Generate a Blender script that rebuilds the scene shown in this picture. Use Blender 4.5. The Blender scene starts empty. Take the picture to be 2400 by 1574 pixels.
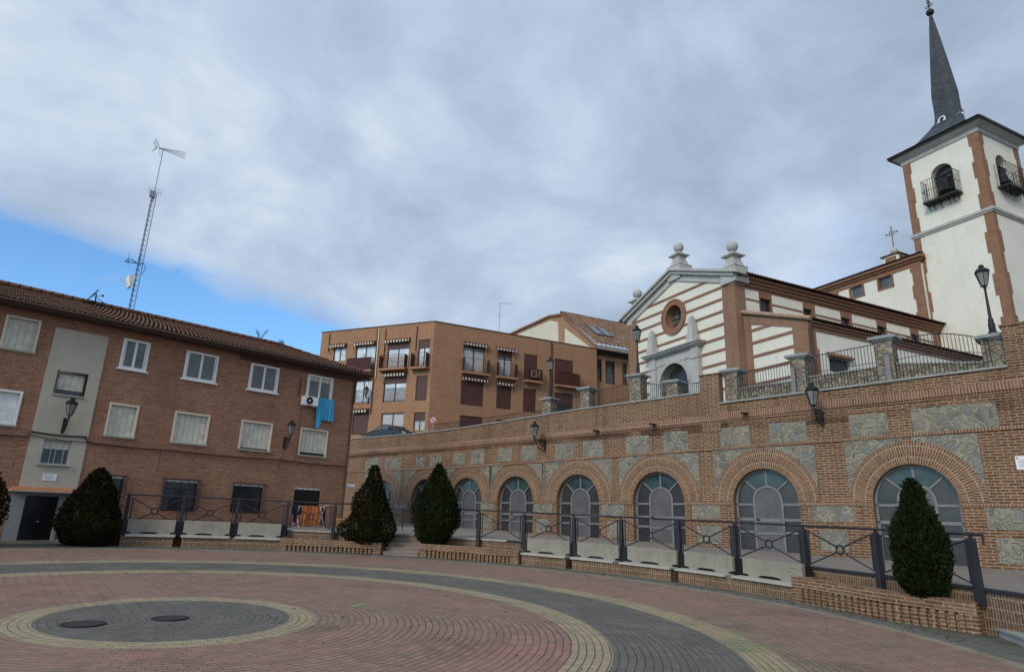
import bpy, math, random
from mathutils import Matrix, Vector
R = math.radians
random.seed(7)
S = bpy.context.scene
COL = S.collection
# ---------------------------------------------------------------- camera
cd = bpy.data.cameras.new('camera'); cam = bpy.data.objects.new('camera', cd); COL.objects.link(cam); S.camera = cam
cd.sensor_width = 36; cd.lens = 22.65; cd.clip_end = 3000; cd.clip_start = .1
fw = Vector((0, .96150, .27480)); rt = Vector((.99951, -.00863, .03020)); up = Vector((-.03141, -.27466, .96103))
cam.matrix_world = Matrix.Translation((0, 0, 2.2)) @ Matrix((rt, up, -fw)).transposed().to_4x4()
# ---------------------------------------------------------------- sky, sun, exposure
SUN_AZ, SUN_EL = 214, 31          # compass bearing of the sun (0 = +y, clockwise)
W = bpy.data.worlds.new('World'); S.world = W; W.use_nodes = True
nt = W.node_tree; nt.nodes.clear()
def N(t, typ, **kw):
    n = t.nodes.new(typ)
    for k, v in kw.items(): setattr(n, k, v)
    return n
def mth(t, op, a, b=None, c=None, clamp=False):
    n = t.nodes.new('ShaderNodeMath'); n.operation = op; n.use_clamp = clamp
    for i, x in enumerate((a, b, c)):
        if x is None: continue
        if isinstance(x, (int, float)): n.inputs[i].default_value = x
        else: t.links.new(x, n.inputs[i])
    return n.outputs[0]
def mixc(t, f, a, b, typ='MIX'):
    n = t.nodes.new('ShaderNodeMix'); n.data_type = 'RGBA'; n.blend_type = typ
    for s, x in ((n.inputs[0], f), (n.inputs[6], a), (n.inputs[7], b)):
        if isinstance(x, (int, float)): s.default_value = x
        elif isinstance(x, tuple): s.default_value = (*x, 1) if len(x) == 3 else x
        else: t.links.new(x, s)
    return n.outputs[2]
def ramp(t, f, *st):
    n = t.nodes.new('ShaderNodeValToRGB'); e = n.color_ramp.elements
    while len(e) < len(st): e.new(.5)
    for i, (p, c) in enumerate(st):
        e[i].position = p; e[i].color = (c, c, c, 1) if isinstance(c, (int, float)) else (*c, 1)
    t.links.new(f, n.inputs[0]); return n.outputs[0]
def noise(t, vec, scale, detail=3, rough=.5, dist=0):
    n = t.nodes.new('ShaderNodeTexNoise'); n.inputs['Scale'].default_value = scale
    n.inputs['Detail'].default_value = detail; n.inputs['Roughness'].default_value = rough; n.inputs['Distortion'].default_value = dist
    if vec is not None: t.links.new(vec, n.inputs['Vector'])
    return n.outputs[0]
STR = .1
tc = N(nt, 'ShaderNodeTexCoord'); sp = N(nt, 'ShaderNodeSeparateXYZ'); nt.links.new(tc.outputs['Generated'], sp.inputs[0])
zz = mth(nt, 'ADD', mth(nt, 'MAXIMUM', sp.outputs[2], 0.0), .32)
cv = N(nt, 'ShaderNodeCombineXYZ')
nt.links.new(mth(nt, 'DIVIDE', sp.outputs[0], zz), cv.inputs[0]); nt.links.new(mth(nt, 'DIVIDE', sp.outputs[1], zz), cv.inputs[1])
big = noise(nt, cv.outputs[0], 2.1, 8, .55, .5)
fine = noise(nt, cv.outputs[0], 5.5, 9, .6, .5)
tone = noise(nt, cv.outputs[0], 1.3, 5, .5, .3)
def blob(d, lo, hi):               # gap in the cloud round a direction
    v = N(nt, 'ShaderNodeVectorMath', operation='DOT_PRODUCT'); nt.links.new(tc.outputs['Generated'], v.inputs[0]); v.inputs[1].default_value = d
    m = N(nt, 'ShaderNodeMapRange', interpolation_type='SMOOTHSTEP'); nt.links.new(v.outputs['Value'], m.inputs[0])
    m.inputs[1].default_value = lo; m.inputs[2].default_value = hi; return m.outputs[0]
edge = mth(nt, 'MULTIPLY_ADD', mth(nt, 'MAXIMUM', mth(nt, 'MULTIPLY_ADD', sp.outputs[0], -1., -.20), 0.), .19, .238)   # the clear strip low on the left
gm = N(nt, 'ShaderNodeMapRange', interpolation_type='SMOOTHSTEP'); nt.links.new(mth(nt, 'SUBTRACT', sp.outputs[2], edge), gm.inputs[0]); gm.inputs[1].default_value = .085; gm.inputs[2].default_value = -.01
gx = N(nt, 'ShaderNodeMapRange', interpolation_type='SMOOTHSTEP'); nt.links.new(sp.outputs[0], gx.inputs[0]); gx.inputs[1].default_value = -.12; gx.inputs[2].default_value = -.30
gap = mth(nt, 'MULTIPLY', mth(nt, 'MULTIPLY', gm.outputs[0], gx.outputs[0]), 1.15)
gap = mth(nt, 'MAXIMUM', gap, mth(nt, 'MULTIPLY', blob((-.34, .709, .618), .992, .9995), .42))
gap = mth(nt, 'MAXIMUM', gap, mth(nt, 'MULTIPLY', blob((-.66, .63, .40), .94, .998), .26))
gap = mth(nt, 'MAXIMUM', gap, mth(nt, 'MULTIPLY', blob((.442, .824, .355), .994, .9995), .30))
wob = mth(nt, 'ADD', mth(nt, 'MULTIPLY', mth(nt, 'SUBTRACT', big, .5), 1.9), mth(nt, 'MULTIPLY', mth(nt, 'SUBTRACT', fine, .5), .9))
g2 = mth(nt, 'ADD', gap, mth(nt, 'MULTIPLY', wob, mth(nt, 'MULTIPLY_ADD', gap, .9, .3)))
clear = ramp(nt, g2, (.28, 0.0), (.62, .38), (.95, 1.0))
t1 = mth(nt, 'ADD', mth(nt, 'MULTIPLY', tone, .85), mth(nt, 'ADD', mth(nt, 'MULTIPLY', big, .75), mth(nt, 'MULTIPLY', fine, .26)))
t1 = mth(nt, 'ADD', t1, mth(nt, 'MULTIPLY', mth(nt, 'ADD', blob((-.62, .55, .56), .80, .99), mth(nt, 'MULTIPLY', mth(nt, 'MAXIMUM', blob((.22, .90, .36), .985, .998), blob((.40, .84, .36), .99, .999)), 1.2)), .17))
ccol = ramp(nt, mth(nt, 'MULTIPLY', t1, .8), (.59, (.275, .345, .45)), (.705, (.355, .44, .57)), (.80, (.45, .545, .68)), (.96, (.66, .73, .81)))
sky = N(nt, 'ShaderNodeTexSky', sky_type='NISHITA'); sky.sun_disc = False
sky.sun_elevation = R(SUN_EL); sky.sun_rotation = R(SUN_AZ); sky.air_density = 1.0; sky.dust_density = .6; sky.ozone_density = 2.5
sk = mixc(nt, 1.0, sky.outputs[0], (1.15, 1.6, 1.9), 'MULTIPLY')
cl = mixc(nt, 1.0, ccol, (1 / STR, 1 / STR, 1 / STR), 'MULTIPLY')
bg = N(nt, 'ShaderNodeBackground'); bg.inputs[1].default_value = STR
nt.links.new(mixc(nt, clear, cl, sk), bg.inputs[0])
nt.links.new(bg.outputs[0], N(nt, 'ShaderNodeOutputWorld').inputs[0])
sl = bpy.data.lights.new('sun', 'SUN'); sl.energy = 1.5; sl.angle = R(16); sl.color = (1, .90, .76)
so = bpy.data.objects.new('sun', sl); COL.objects.link(so)
sd = Vector((math.sin(R(SUN_AZ)) * math.cos(R(SUN_EL)), math.cos(R(SUN_AZ)) * math.cos(R(SUN_EL)), math.sin(R(SUN_EL))))
so.rotation_euler = sd.to_track_quat('Z', 'Y').to_euler(); so.location = (0, -20, 40)
vs = S.view_settings; vs.view_transform = 'Standard'; vs.look = 'None'; vs.exposure = .20; vs.gamma = 1

# ---------------------------------------------------------------- mesh builder
class MB:
    """collects faces; build() links them as one mesh object. world=(x,y,z): the points given are world points of a thing standing there"""
    def __init__(s, org=None, fr=None): s.v = []; s.f = []; s.uv = []; s.sm = []; s.org = org; s.fr = fr
    def P(s, p):
        x, y, z = p
        if s.fr:
            a, ox, oy = s.fr; c, n = math.cos(a), math.sin(a); x, y = ox + c * x - n * y, oy + n * x + c * y
        if s.org: x -= s.org[0]; y -= s.org[1]; z -= s.org[2]
        return (x, y, z)
    def face(s, pts, uv=None, sm=False):
        if uv is None:
            n = [0, 0, 0]; L = len(pts)
            for i in range(L):
                a, b = pts[i], pts[(i + 1) % L]
                n[0] += (a[1] - b[1]) * (a[2] + b[2]); n[1] += (a[2] - b[2]) * (a[0] + b[0]); n[2] += (a[0] - b[0]) * (a[1] + b[1])
            ax = max(range(3), key=lambda i: abs(n[i]))
            uv = [(p[0], p[1]) if ax == 2 else (p[0], p[2]) if ax == 1 else (p[1], p[2]) for p in pts]
        b = len(s.v); s.v += [s.P(p) for p in pts]; s.f.append(tuple(range(b, b + len(pts)))); s.uv += uv; s.sm.append(sm)
    def hexa(s, b, t):                       # two rings of n points
        n = len(b)
        s.face(b[::-1]); s.face(t)
        for i in range(n): s.face([b[i], b[(i + 1) % n], t[(i + 1) % n], t[i]])
    def box(s, x0, x1, y0, y1, z0, z1, za=None, zb=None):      # za/zb: bottom/top heights at x1
        za = z0 if za is None else za; zb = z1 if zb is None else zb
        s.hexa([(x0, y0, z0), (x1, y0, za), (x1, y1, za), (x0, y1, z0)], [(x0, y0, z1), (x1, y0, zb), (x1, y1, zb), (x0, y1, z1)])
    def taper(s, cx, cy, z0, z1, a0, b0, a1, b1):
        s.hexa([(cx - a0, cy - b0, z0), (cx + a0, cy - b0, z0), (cx + a0, cy + b0, z0), (cx - a0, cy + b0, z0)],
               [(cx - a1, cy - b1, z1), (cx + a1, cy - b1, z1), (cx + a1, cy + b1, z1), (cx - a1, cy + b1, z1)])
    def prism(s, poly, y0, y1):              # polygon in x,z pushed along y
        s.hexa([(x, y0, z) for x, z in poly], [(x, y1, z) for x, z in poly])
    def grid(s, rows, closed=False, sm=True, uv=None):
        b = len(s.v); n = len(rows[0])
        for r in rows: s.v += [s.P(p) for p in r]
        for i in range(len(rows) - 1):
            for j in range(n if closed else n - 1):
                k = (j + 1) % n
                s.f.append((b + i * n + j, b + i * n + k, b + (i + 1) * n + k, b + (i + 1) * n + j)); s.sm.append(sm)
                for (a, c) in ((i, j), (i, j + 1), (i + 1, j + 1), (i + 1, j)):
                    s.uv.append(uv(a, c) if uv else (c * .1, a * .1))
    def tube(s, p0, p1, r, n=6, r1=None, cap=True):
        a, b = Vector(p0), Vector(p1); d = (b - a); q = d.to_track_quat('Z', 'Y'); r1 = r if r1 is None else r1
        c = [[tuple(o + q @ Vector((rr * math.cos(2 * math.pi * k / n + .4), rr * math.sin(2 * math.pi * k / n + .4), 0))) for k in range(n)] for o, rr in ((a, r), (b, r1))]
        s.grid(c, True, n > 5)
        if cap: s.face(c[0][::-1]); s.face(c[1])
    def path(s, pts, r, n=5):
        for a, b in zip(pts, pts[1:]): s.tube(a, b, r, n)
    def lathe(s, prof, cx, cy, n=16, sm=True, ph=0):
        s.grid([[(cx + r * math.cos(2 * math.pi * k / n + ph), cy + r * math.sin(2 * math.pi * k / n + ph), z) for k in range(n)] for r, z in prof], True, sm)
    def ring(s, c, r, t, axis='y', n=20, m=6):
        rows = []
        for i in range(n + 1):
            a = 2 * math.pi * i / n; row = []
            for j in range(m):
                b = 2 * math.pi * j / m; q = r + t * math.cos(b); h = t * math.sin(b)
                x, y, z = q * math.cos(a), h, q * math.sin(a)
                if axis == 'z': y, z = z, y
                if axis == 'x': x, y = y, x
                row.append((c[0] + x, c[1] + y, c[2] + z))
            rows.append(row)
        s.grid(rows, True)
    def wall(s, x0, x1, z0, z1, ops=(), y=0, depth=.2, skips=(), xs=(), zs=()):
        """upright sheet facing -y with rectangular openings and their reveals"""
        X = sorted({x0, x1, *xs, *[min(max(v, x0), x1) for o in (*ops, *skips) for v in o[:2]]})
        Z = sorted({z0, z1, *zs, *[min(max(v, z0), z1) for o in (*ops, *skips) for v in o[2:4]]})
        for a, b in zip(X, X[1:]):
            for c, d in zip(Z, Z[1:]):
                m, n = (a + b) / 2, (c + d) / 2
                if any(o[0] < m < o[1] and o[2] < n < o[3] for o in (*ops, *skips)): continue
                s.face([(a, y, c), (b, y, c), (b, y, d), (a, y, d)])
        for a, b, c, d in [o[:4] for o in ops]:
            e = y + depth
            s.face([(a, y, c), (a, e, c), (b, e, c), (b, y, c)])
            if (a, b, c, d) not in [o[:4] for o in ops if len(o) > 4]: s.face([(a, y, d), (b, y, d), (b, e, d), (a, e, d)])   # a fifth entry: an arch carries on above
            s.face([(a, y, c), (a, y, d), (a, e, d), (a, e, c)]); s.face([(b, y, c), (b, e, c), (b, e, d), (b, y, d)])
    def hole(s, cx, cz, r, x0, x1, z0, z1, y, a0=0, a1=360, depth=0, n=24, rz=None):
        """rectangle minus a round hole (or half of it), with the hole's reveal"""
        rz = rz or r
        A = {a0 + (a1 - a0) * i / n for i in range(n + 1)}
        for X in (x0, x1):
            for Z in (z0, z1):
                q = math.degrees(math.atan2(Z - cz, X - cx)) % 360
                if a0 < q < a1: A.add(q)
        A = sorted(A)
        def out(a):
            c, d = math.cos(R(a)), math.sin(R(a)); t = 1e9
            if c > 1e-6: t = min(t, (x1 - cx) / c)
            if c < -1e-6: t = min(t, (x0 - cx) / c)
            if d > 1e-6: t = min(t, (z1 - cz) / d)
            if d < -1e-6: t = min(t, (z0 - cz) / d)
            return (cx + t * c, y, cz + t * d)
        inn = lambda a, yy=y: (cx + r * math.cos(R(a)), yy, cz + rz * math.sin(R(a)))
        for a, b in zip(A, A[1:]):
            s.face([inn(a), inn(b), out(b), out(a)])
            if depth: s.face([inn(a), inn(b), inn(b, y + depth), inn(a, y + depth)])
    def arcring(s, cx, cz, r0, r1, y0, y1, a0=0, a1=180, n=32):
        """flat ring of radial bricks; uv = (radius, arc length)"""
        rm = (r0 + r1) / 2
        for i in range(n):
            a, b = R(a0 + (a1 - a0) * i / n), R(a0 + (a1 - a0) * (i + 1) / n)
            p = lambda r, t, y: (cx + r * math.cos(t), y, cz + r * math.sin(t))
            s.face([p(r0, a, y0), p(r0, b, y0), p(r1, b, y0), p(r1, a, y0)], [(r0, a * rm), (r0, b * rm), (r1, b * rm), (r1, a * rm)])
            s.face([p(r1, a, y0), p(r1, b, y0), p(r1, b, y1), p(r1, a, y1)], [(0, a * rm), (0, b * rm), (.2, b * rm), (.2, a * rm)])
            s.face([p(r0, b, y0), p(r0, a, y0), p(r0, a, y1), p(r0, b, y1)], [(0, b * rm), (0, a * rm), (.2, a * rm), (.2, b * rm)])
    def build(s, name, mat, parent=None):
        me = bpy.data.meshes.new(name); me.from_pydata(s.v, [], s.f)
        ul = me.uv_layers.new(name='UVMap'); ul.data.foreach_set('uv', [c for u in s.uv for c in u])
        me.polygons.foreach_set('use_smooth', s.sm); me.materials.append(mat); me.update()
        o = bpy.data.objects.new(name, me); COL.objects.link(o)
        if parent: o.parent = parent
        return o
def tag(o, label=None, cat=None, group=None, kind=None):
    if label: o['label'] = label
    if cat: o['category'] = cat
    if group: o['group'] = group
    if kind: o['kind'] = kind
    return o
def thing(name, label, cat, loc=(0, 0, 0), rz=0, group=None):
    o = bpy.data.objects.new(name, None); COL.objects.link(o); o.location = loc; o.rotation_euler = (0, 0, R(rz)); o.empty_display_size = .2
    return tag(o, label, cat, group)
def dup(o, loc, rz, label, group=None, sc=None):
    def cp(a, par):
        c = a.copy(); COL.objects.link(c)
        if par: c.parent = par
        for ch in [k for k in a.children]: cp(ch, c)
        return c
    c = cp(o, None); c.location = loc; c.rotation_euler = (0, 0, R(rz)); c['label'] = label
    if sc: c.scale = (sc, sc, sc)
    if group: c['group'] = group
    return c

# ---------------------------------------------------------------- materials
def new(name):
    m = bpy.data.materials.new(name); m.use_nodes = True; t = m.node_tree
    return m, t, t.nodes['Principled BSDF']
def bump(t, b, h, st=.4, d=.02):
    n = N(t, 'ShaderNodeBump'); n.inputs['Strength'].default_value = st; n.inputs['Distance'].default_value = d
    t.links.new(h, n.inputs['Height']); t.links.new(n.outputs[0], b.inputs['Normal'])
def plain(name, c, rough=.7, metal=0, var=.18, scale=3., bs=.15, spec=.4, streak=0):
    m, t, b = new(name); tc = N(t, 'ShaderNodeTexCoord'); v = tc.outputs['Object']
    n1 = noise(t, v, scale, 6, .6); n2 = noise(t, v, scale * 9, 4, .6)
    f = mth(t, 'ADD', mth(t, 'MULTIPLY', n1, .65), mth(t, 'MULTIPLY', n2, .35))
    k = ramp(t, f, (.3, 1 - var), (.7, 1 + var * .6))
    col = mixc(t, 1, c, k, 'MULTIPLY')
    if streak:
        mp = N(t, 'ShaderNodeMapping'); mp.inputs['Scale'].default_value = (3, 3, .12); t.links.new(v, mp.inputs[0])
        col = mixc(t, ramp(t, noise(t, mp.outputs[0], 1.5, 5, .6), (.5, 0.), (.8, streak)), col, tuple(x * .6 for x in c))
    t.links.new(col, b.inputs['Base Color']); b.inputs['Roughness'].default_value = rough; b.inputs['Metallic'].default_value = metal
    b.inputs['Specular IOR Level'].default_value = spec
    if bs: bump(t, b, n2, bs, .01)
    return m
def brick(name, c1, c2, mo, bw, bh, ms, off=.5, var=.35, stain=.35, bs=.5, streak=.5):
    m, t, b = new(name); tc = N(t, 'ShaderNodeTexCoord'); uv = tc.outputs['UV']
    wob = noise(t, uv, 2.5, 2); cm = N(t, 'ShaderNodeVectorMath', operation='ADD')
    cx = N(t, 'ShaderNodeCombineXYZ'); t.links.new(mth(t, 'MULTIPLY', mth(t, 'SUBTRACT', wob, .5), bh * .35), cx.inputs[1])
    t.links.new(uv, cm.inputs[0]); t.links.new(cx.outputs[0], cm.inputs[1])
    k = N(t, 'ShaderNodeTexBrick'); k.offset = off; k.inputs['Scale'].default_value = 1
    k.inputs['Brick Width'].default_value = bw; k.inputs['Row Height'].default_value = bh; k.inputs['Mortar Size'].default_value = ms
    k.inputs['Mortar Smooth'].default_value = .25; k.inputs['Bias'].default_value = 0
    t.links.new(cm.outputs[0], k.inputs[0])
    k.inputs['Color1'].default_value = (*c1, 1); k.inputs['Color2'].default_value = (*c2, 1); k.inputs['Mortar'].default_value = (*mo, 1)
    col = k.outputs[0]
    n1 = noise(t, uv, .45, 6, .62); n2 = noise(t, uv, 14, 4, .6)
    col = mixc(t, 1, col, ramp(t, n2, (.25, 1 - var), (.75, 1 + var * .7)), 'MULTIPLY')
    col = mixc(t, ramp(t, n1, (.42, 0.), (.75, stain)), col, tuple(x * .5 for x in c1))
    mp = N(t, 'ShaderNodeMapping'); mp.inputs['Scale'].default_value = (2.2, .16, 1); t.links.new(uv, mp.inputs[0])
    st = noise(t, mp.outputs[0], 1.3, 6, .65); col = mixc(t, ramp(t, st, (.52, 0.), (.74, streak)), col, tuple(x * .38 for x in c1)); col = mixc(t, ramp(t, st, (.26, streak * .5), (.40, 0.)), col, mo)
    t.links.new(col, b.inputs['Base Color']); b.inputs['Roughness'].default_value = .85; b.inputs['Specular IOR Level'].default_value = .25
    bump(t, b, mth(t, 'ADD', mth(t, 'MULTIPLY', k.outputs[1], -1.), mth(t, 'MULTIPLY', n2, .4)), bs, .015)
    return m
def rubble(name, sc, c1, c2, c3, mo, mw=.05, coord='UV', flat=1.0):
    m, t, b = new(name); tc = N(t, 'ShaderNodeTexCoord'); mp = N(t, 'ShaderNodeMapping'); mp.inputs['Scale'].default_value = (sc, sc * flat, sc)
    wv = N(t, 'ShaderNodeVectorMath', operation='MULTIPLY_ADD'); nz = N(t, 'ShaderNodeTexNoise'); nz.inputs['Scale'].default_value = 1.6
    t.links.new(tc.outputs[coord], nz.inputs[0]); t.links.new(nz.outputs[1], wv.inputs[0]); wv.inputs[1].default_value = (.55, .55, .55); t.links.new(tc.outputs[coord], wv.inputs[2])
    t.links.new(wv.outputs[0], mp.inputs[0])
    va = N(t, 'ShaderNodeTexVoronoi'); va.inputs['Scale'].default_value = 1; t.links.new(mp.outputs[0], va.inputs[0])
    ve = N(t, 'ShaderNodeTexVoronoi', feature='DISTANCE_TO_EDGE'); ve.inputs['Scale'].default_value = 1; t.links.new(mp.outputs[0], ve.inputs[0])
    s2 = N(t, 'ShaderNodeSeparateColor'); t.links.new(va.outputs['Color'], s2.inputs[0])
    n2 = noise(t, tc.outputs[coord], 9, 6, .65)
    col = ramp(t, s2.outputs[0], (.1, c1), (.5, c2), (.95, c3))
    col = mixc(t, 1, col, ramp(t, n2, (.25, .55), (.75, 1.35)), 'MULTIPLY')
    n3 = noise(t, tc.outputs[coord], 1.3, 5, .6); col = mixc(t, ramp(t, n3, (.5, 0.), (.7, .5)), col, mo)
    e = ramp(t, mth(t, 'ADD', ve.outputs['Distance'], mth(t, 'MULTIPLY', mth(t, 'SUBTRACT', n2, .5), mw)), (mw * .3, .95), (mw * 1.4, 0.))
    t.links.new(mixc(t, e, col, mo), b.inputs['Base Color']); b.inputs['Roughness'].default_value = .9; b.inputs['Specular IOR Level'].default_value = .25
    bump(t, b, mth(t, 'SUBTRACT', mth(t, 'MULTIPLY', n2, .9), e), .9, .05)
    return m
def glassy(name, c, rough=.06, spec=.6, var=0):
    m, t, b = new(name); tc = N(t, 'ShaderNodeTexCoord')
    n = noise(t, tc.outputs['Object'], 1.7, 3)
    t.links.new(mixc(t, 1, c, ramp(t, n, (.3, .7), (.7, 1.3)), 'MULTIPLY'), b.inputs['Base Color'])
    b.inputs['Roughness'].default_value = rough; b.inputs['Specular IOR Level'].default_value = spec
    bump(t, b, n, .06, .05); return m
def slats(name, c, pitch, axis=1, depth=.5, rough=.6, dark=.45):
    m, t, b = new(name); tc = N(t, 'ShaderNodeTexCoord'); s2 = N(t, 'ShaderNodeSeparateXYZ'); t.links.new(tc.outputs['UV'], s2.inputs[0])
    fr = mth(t, 'FRACT', mth(t, 'DIVIDE', s2.outputs[axis], pitch))
    ln = ramp(t, mth(t, 'ABSOLUTE', mth(t, 'SUBTRACT', fr, .5)), (.36, 0.), (.48, 1.))
    n = noise(t, tc.outputs['Object'], 4, 5, .6)
    col = mixc(t, 1, c, ramp(t, n, (.3, .8), (.7, 1.15)), 'MULTIPLY')
    t.links.new(mixc(t, mth(t, 'MULTIPLY', ln, dark), col, tuple(x * .25 for x in c)), b.inputs['Base Color'])
    b.inputs['Roughness'].default_value = rough; bump(t, b, mth(t, 'MULTIPLY', ln, -1.), depth, .02); return m
def tiles(name, c1, c2, c3, w=.24, h=.36, ms=.015):
    m, t, b = new(name); tc = N(t, 'ShaderNodeTexCoord'); uv = tc.outputs['UV']
    k = N(t, 'ShaderNodeTexBrick'); k.offset = 0; k.inputs['Scale'].default_value = 1; k.inputs['Brick Width'].default_value = w; k.inputs['Row Height'].default_value = h
    k.inputs['Mortar Size'].default_value = ms; t.links.new(uv, k.inputs[0])
    k.inputs['Color1'].default_value = (*c1, 1); k.inputs['Color2'].default_value = (*c2, 1); k.inputs['Mortar'].default_value = (.03, .02, .015, 1)
    n = noise(t, uv, 1.1, 6, .65); n2 = noise(t, uv, 12, 4, .6)
    col = mixc(t, ramp(t, n, (.45, 0.), (.7, .8)), k.outputs[0], c3)
    col = mixc(t, 1, col, ramp(t, n2, (.25, .6), (.75, 1.3)), 'MULTIPLY')
    t.links.new(col, b.inputs['Base Color']); b.inputs['Roughness'].default_value = .9; b.inputs['Specular IOR Level'].default_value = .2
    bump(t, b, n2, .3, .02); return m
def leaf(name, c1, c2, c3):
    m, t, b = new(name); tc = N(t, 'ShaderNodeTexCoord'); v = tc.outputs['Object']
    n = noise(t, v, 2.2, 5, .65); n2 = noise(t, v, 23, 2, .5)
    col = ramp(t, mth(t, 'ADD', mth(t, 'MULTIPLY', n, .6), mth(t, 'MULTIPLY', n2, .4)), (.34, c1), (.52, c2), (.7, c3))
    t.links.new(col, b.inputs['Base Color']); b.inputs['Roughness'].default_value = .85; b.inputs['Specular IOR Level'].default_value = .06; return m
M = {}
M['wall_brick'] = brick('wall_brick', (.115, .052, .027), (.232, .107, .055), (.375, .28, .19), .40, .106, .021, var=.5, stain=.35)
M['wall_band'] = brick('wall_band', (.19, .09, .055), (.29, .145, .085), (.42, .33, .25), .55, .106, .016, off=0, var=.45)
M['arch_brick'] = brick('arch_brick', (.125, .057, .030), (.24, .112, .059), (.41, .31, .213), .435, .094, .019, off=0, var=.45, stain=.2)
M['plinth_brick'] = brick('plinth_brick', (.115, .062, .036), (.215, .118, .068), (.35, .27, .19), .20, .075, .014, off=0, var=.5, stain=.5)
M['planter_brick'] = brick('planter_brick', (.14, .072, .04), (.255, .135, .076), (.37, .285, .20), .40, .085, .014, var=.5, stain=.4)
M['house_brick'] = brick('house_brick', (.26, .122, .073), (.385, .19, .12), (.41, .27, .19), .28, .088, .009, var=.45, stain=.4, bs=.4, streak=.22)
M['flat_brick'] = brick('flat_brick', (.32, .168, .092), (.42, .226, .13), (.34, .215, .14), .27, .085, .008, var=.22, stain=.25, bs=.2, streak=.16)
M['church_brick'] = brick('church_brick', (.22, .11, .072), (.32, .165, .105), (.36, .26, .19), .27, .08, .010, var=.3, stain=.25, bs=.25)
M['trim_brick'] = plain('trim_brick', (.265, .138, .082), .85, var=.3, scale=2.)
M['stone'] = rubble('rubble_stone', 3.1, (.155, .158, .145), (.285, .262, .21), (.20, .205, .20), (.325, .295, .22), .075)
M['pillar_stone'] = rubble('pillar_stone', 3.4, (.25, .215, .16), (.38, .32, .235), (.235, .225, .20), (.13, .115, .09), .05, 'UV', 1.5)
M['granite'] = plain('granite', (.465, .455, .425), .8, var=.25, scale=1.5, streak=.35)
M['capstone'] = plain('capstone', (.33, .34, .33), .8, var=.3, scale=2, streak=.5)
M['concrete'] = plain('concrete', (.285, .265, .22), .85, var=.3, scale=1.8, streak=.45)
M['seat'] = plain('seat_stone', (.42, .40, .355), .7, var=.2, scale=3)
M['floor'] = plain('terrace_paving', (.24, .21, .18), .85, var=.25, scale=.8)
M['stucco'] = plain('white_stucco', (.765, .735, .635), .9, var=.13, scale=.45, bs=.2, streak=.22)
M['cream'] = plain('cream_render', (.62, .57, .44), .9, var=.15, scale=.6, streak=.15)
M['grey_stucco'] = plain('grey_render', (.47, .43, .345), .9, var=.16, scale=.7, bs=.5, streak=.15)
M['steel'] = plain('blue_grey_steel', (.032, .033, .041), .65, .0, var=.25, scale=4, bs=.05, spec=.2)
M['iron'] = plain('black_iron', (.02, .02, .022), .5, .4, var=.2, bs=.05)
M['rail_iron'] = plain('grey_iron_bars', (.045, .043, .05), .5, .4, var=.2, bs=.05)
M['gate'] = plain('grey_gate_metal', (.195, .195, .2), .55, .1, var=.2, scale=2, bs=.1, streak=.2)
M['gate_panel'] = plain('gate_panel', (.055, .055, .058), .22, .1, var=.55, scale=.8, bs=.1, streak=.4)
M['door_leaf'] = plain('grey_door_leaf', (.125, .123, .128), .5, .1, var=.4, scale=1.5, bs=.1, streak=.4)
M['faint_paint'] = plain('faint_paint', (.34, .33, .29), .8)
M['teal'] = glassy('teal_glass', (.04, .075, .08), .18, .3)
M['glass'] = glassy('window_glass', (.035, .04, .042))
M['dim'] = glassy('dim_window', (.10, .105, .095), .12)
M['bright'] = glassy('sky_lit_glass', (.60, .63, .64), .05, 1.0)  # sky reflection put into the pale base colour of the panes
M['curtain'] = slats('net_curtain', (.52, .52, .52), .13, 0, .5, .8, .5)
M['shutter'] = slats('pale_shutter', (.58, .56, .47), .235, 0, .3, .6, .35)
M['white_shutter'] = slats('white_shutter', (.75, .76, .78), .055, 1, .4, .6, .25)
M['red_shutter'] = slats('maroon_shutter', (.080, .022, .017), .06, 1, .4, .5, .4)
M['maroon'] = plain('maroon_paint', (.080, .018, .014), .5, var=.2, bs=.05)
M['dark_frame'] = plain('dark_frame', (.03, .018, .018), .5, var=.2, bs=0)
M['awning'] = slats('striped_awning', (.66, .62, .56), .30, 0, .0, .8, 1.)
def stripe_mat():
    m, t, b = new('striped_canvas'); tc = N(t, 'ShaderNodeTexCoord'); s2 = N(t, 'ShaderNodeSeparateXYZ'); t.links.new(tc.outputs['UV'], s2.inputs[0])
    t.links.new(mixc(t, mth(t, 'GREATER_THAN', mth(t, 'FRACT', mth(t, 'DIVIDE', s2.outputs[0], .31)), .5), (.62, .57, .50), (.05, .018, .02)), b.inputs['Base Color']); b.inputs['Roughness'].default_value = .9; return m
M['stripes'] = stripe_mat()
M['white'] = plain('white_paint', (.78, .78, .76), .45, var=.08, bs=.03)
M['cream_frame'] = plain('cream_frame', (.66, .60, .46), .7, var=.15, bs=.05)
M['door'] = plain('black_door', (.008, .008, .009), .3, var=.3, bs=.02)
M['grey_stone'] = plain('grey_facing', (.28, .285, .29), .7, var=.25, scale=1.2)
M['canopy'] = plain('terracotta_canopy', (.40, .17, .085), .8, var=.15)
M['eave'] = plain('brown_eave', (.085, .05, .04), .8, var=.3, scale=1)
M['tile_old'] = tiles('old_roof_tile', (.21, .10, .066), (.29, .145, .097), (.155, .105, .078))
M['tile_mix'] = tiles('mixed_roof_tile', (.23, .14, .09), (.36, .25, .165), (.15, .10, .07), .50, .42, .045)
M['tile_dark'] = tiles('church_roof_tile', (.16, .075, .05), (.25, .125, .085), (.12, .085, .065))
M['slate'] = plain('slate', (.052, .058, .068), .55, var=.3, scale=1.2, bs=.3, streak=.2)
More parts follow.
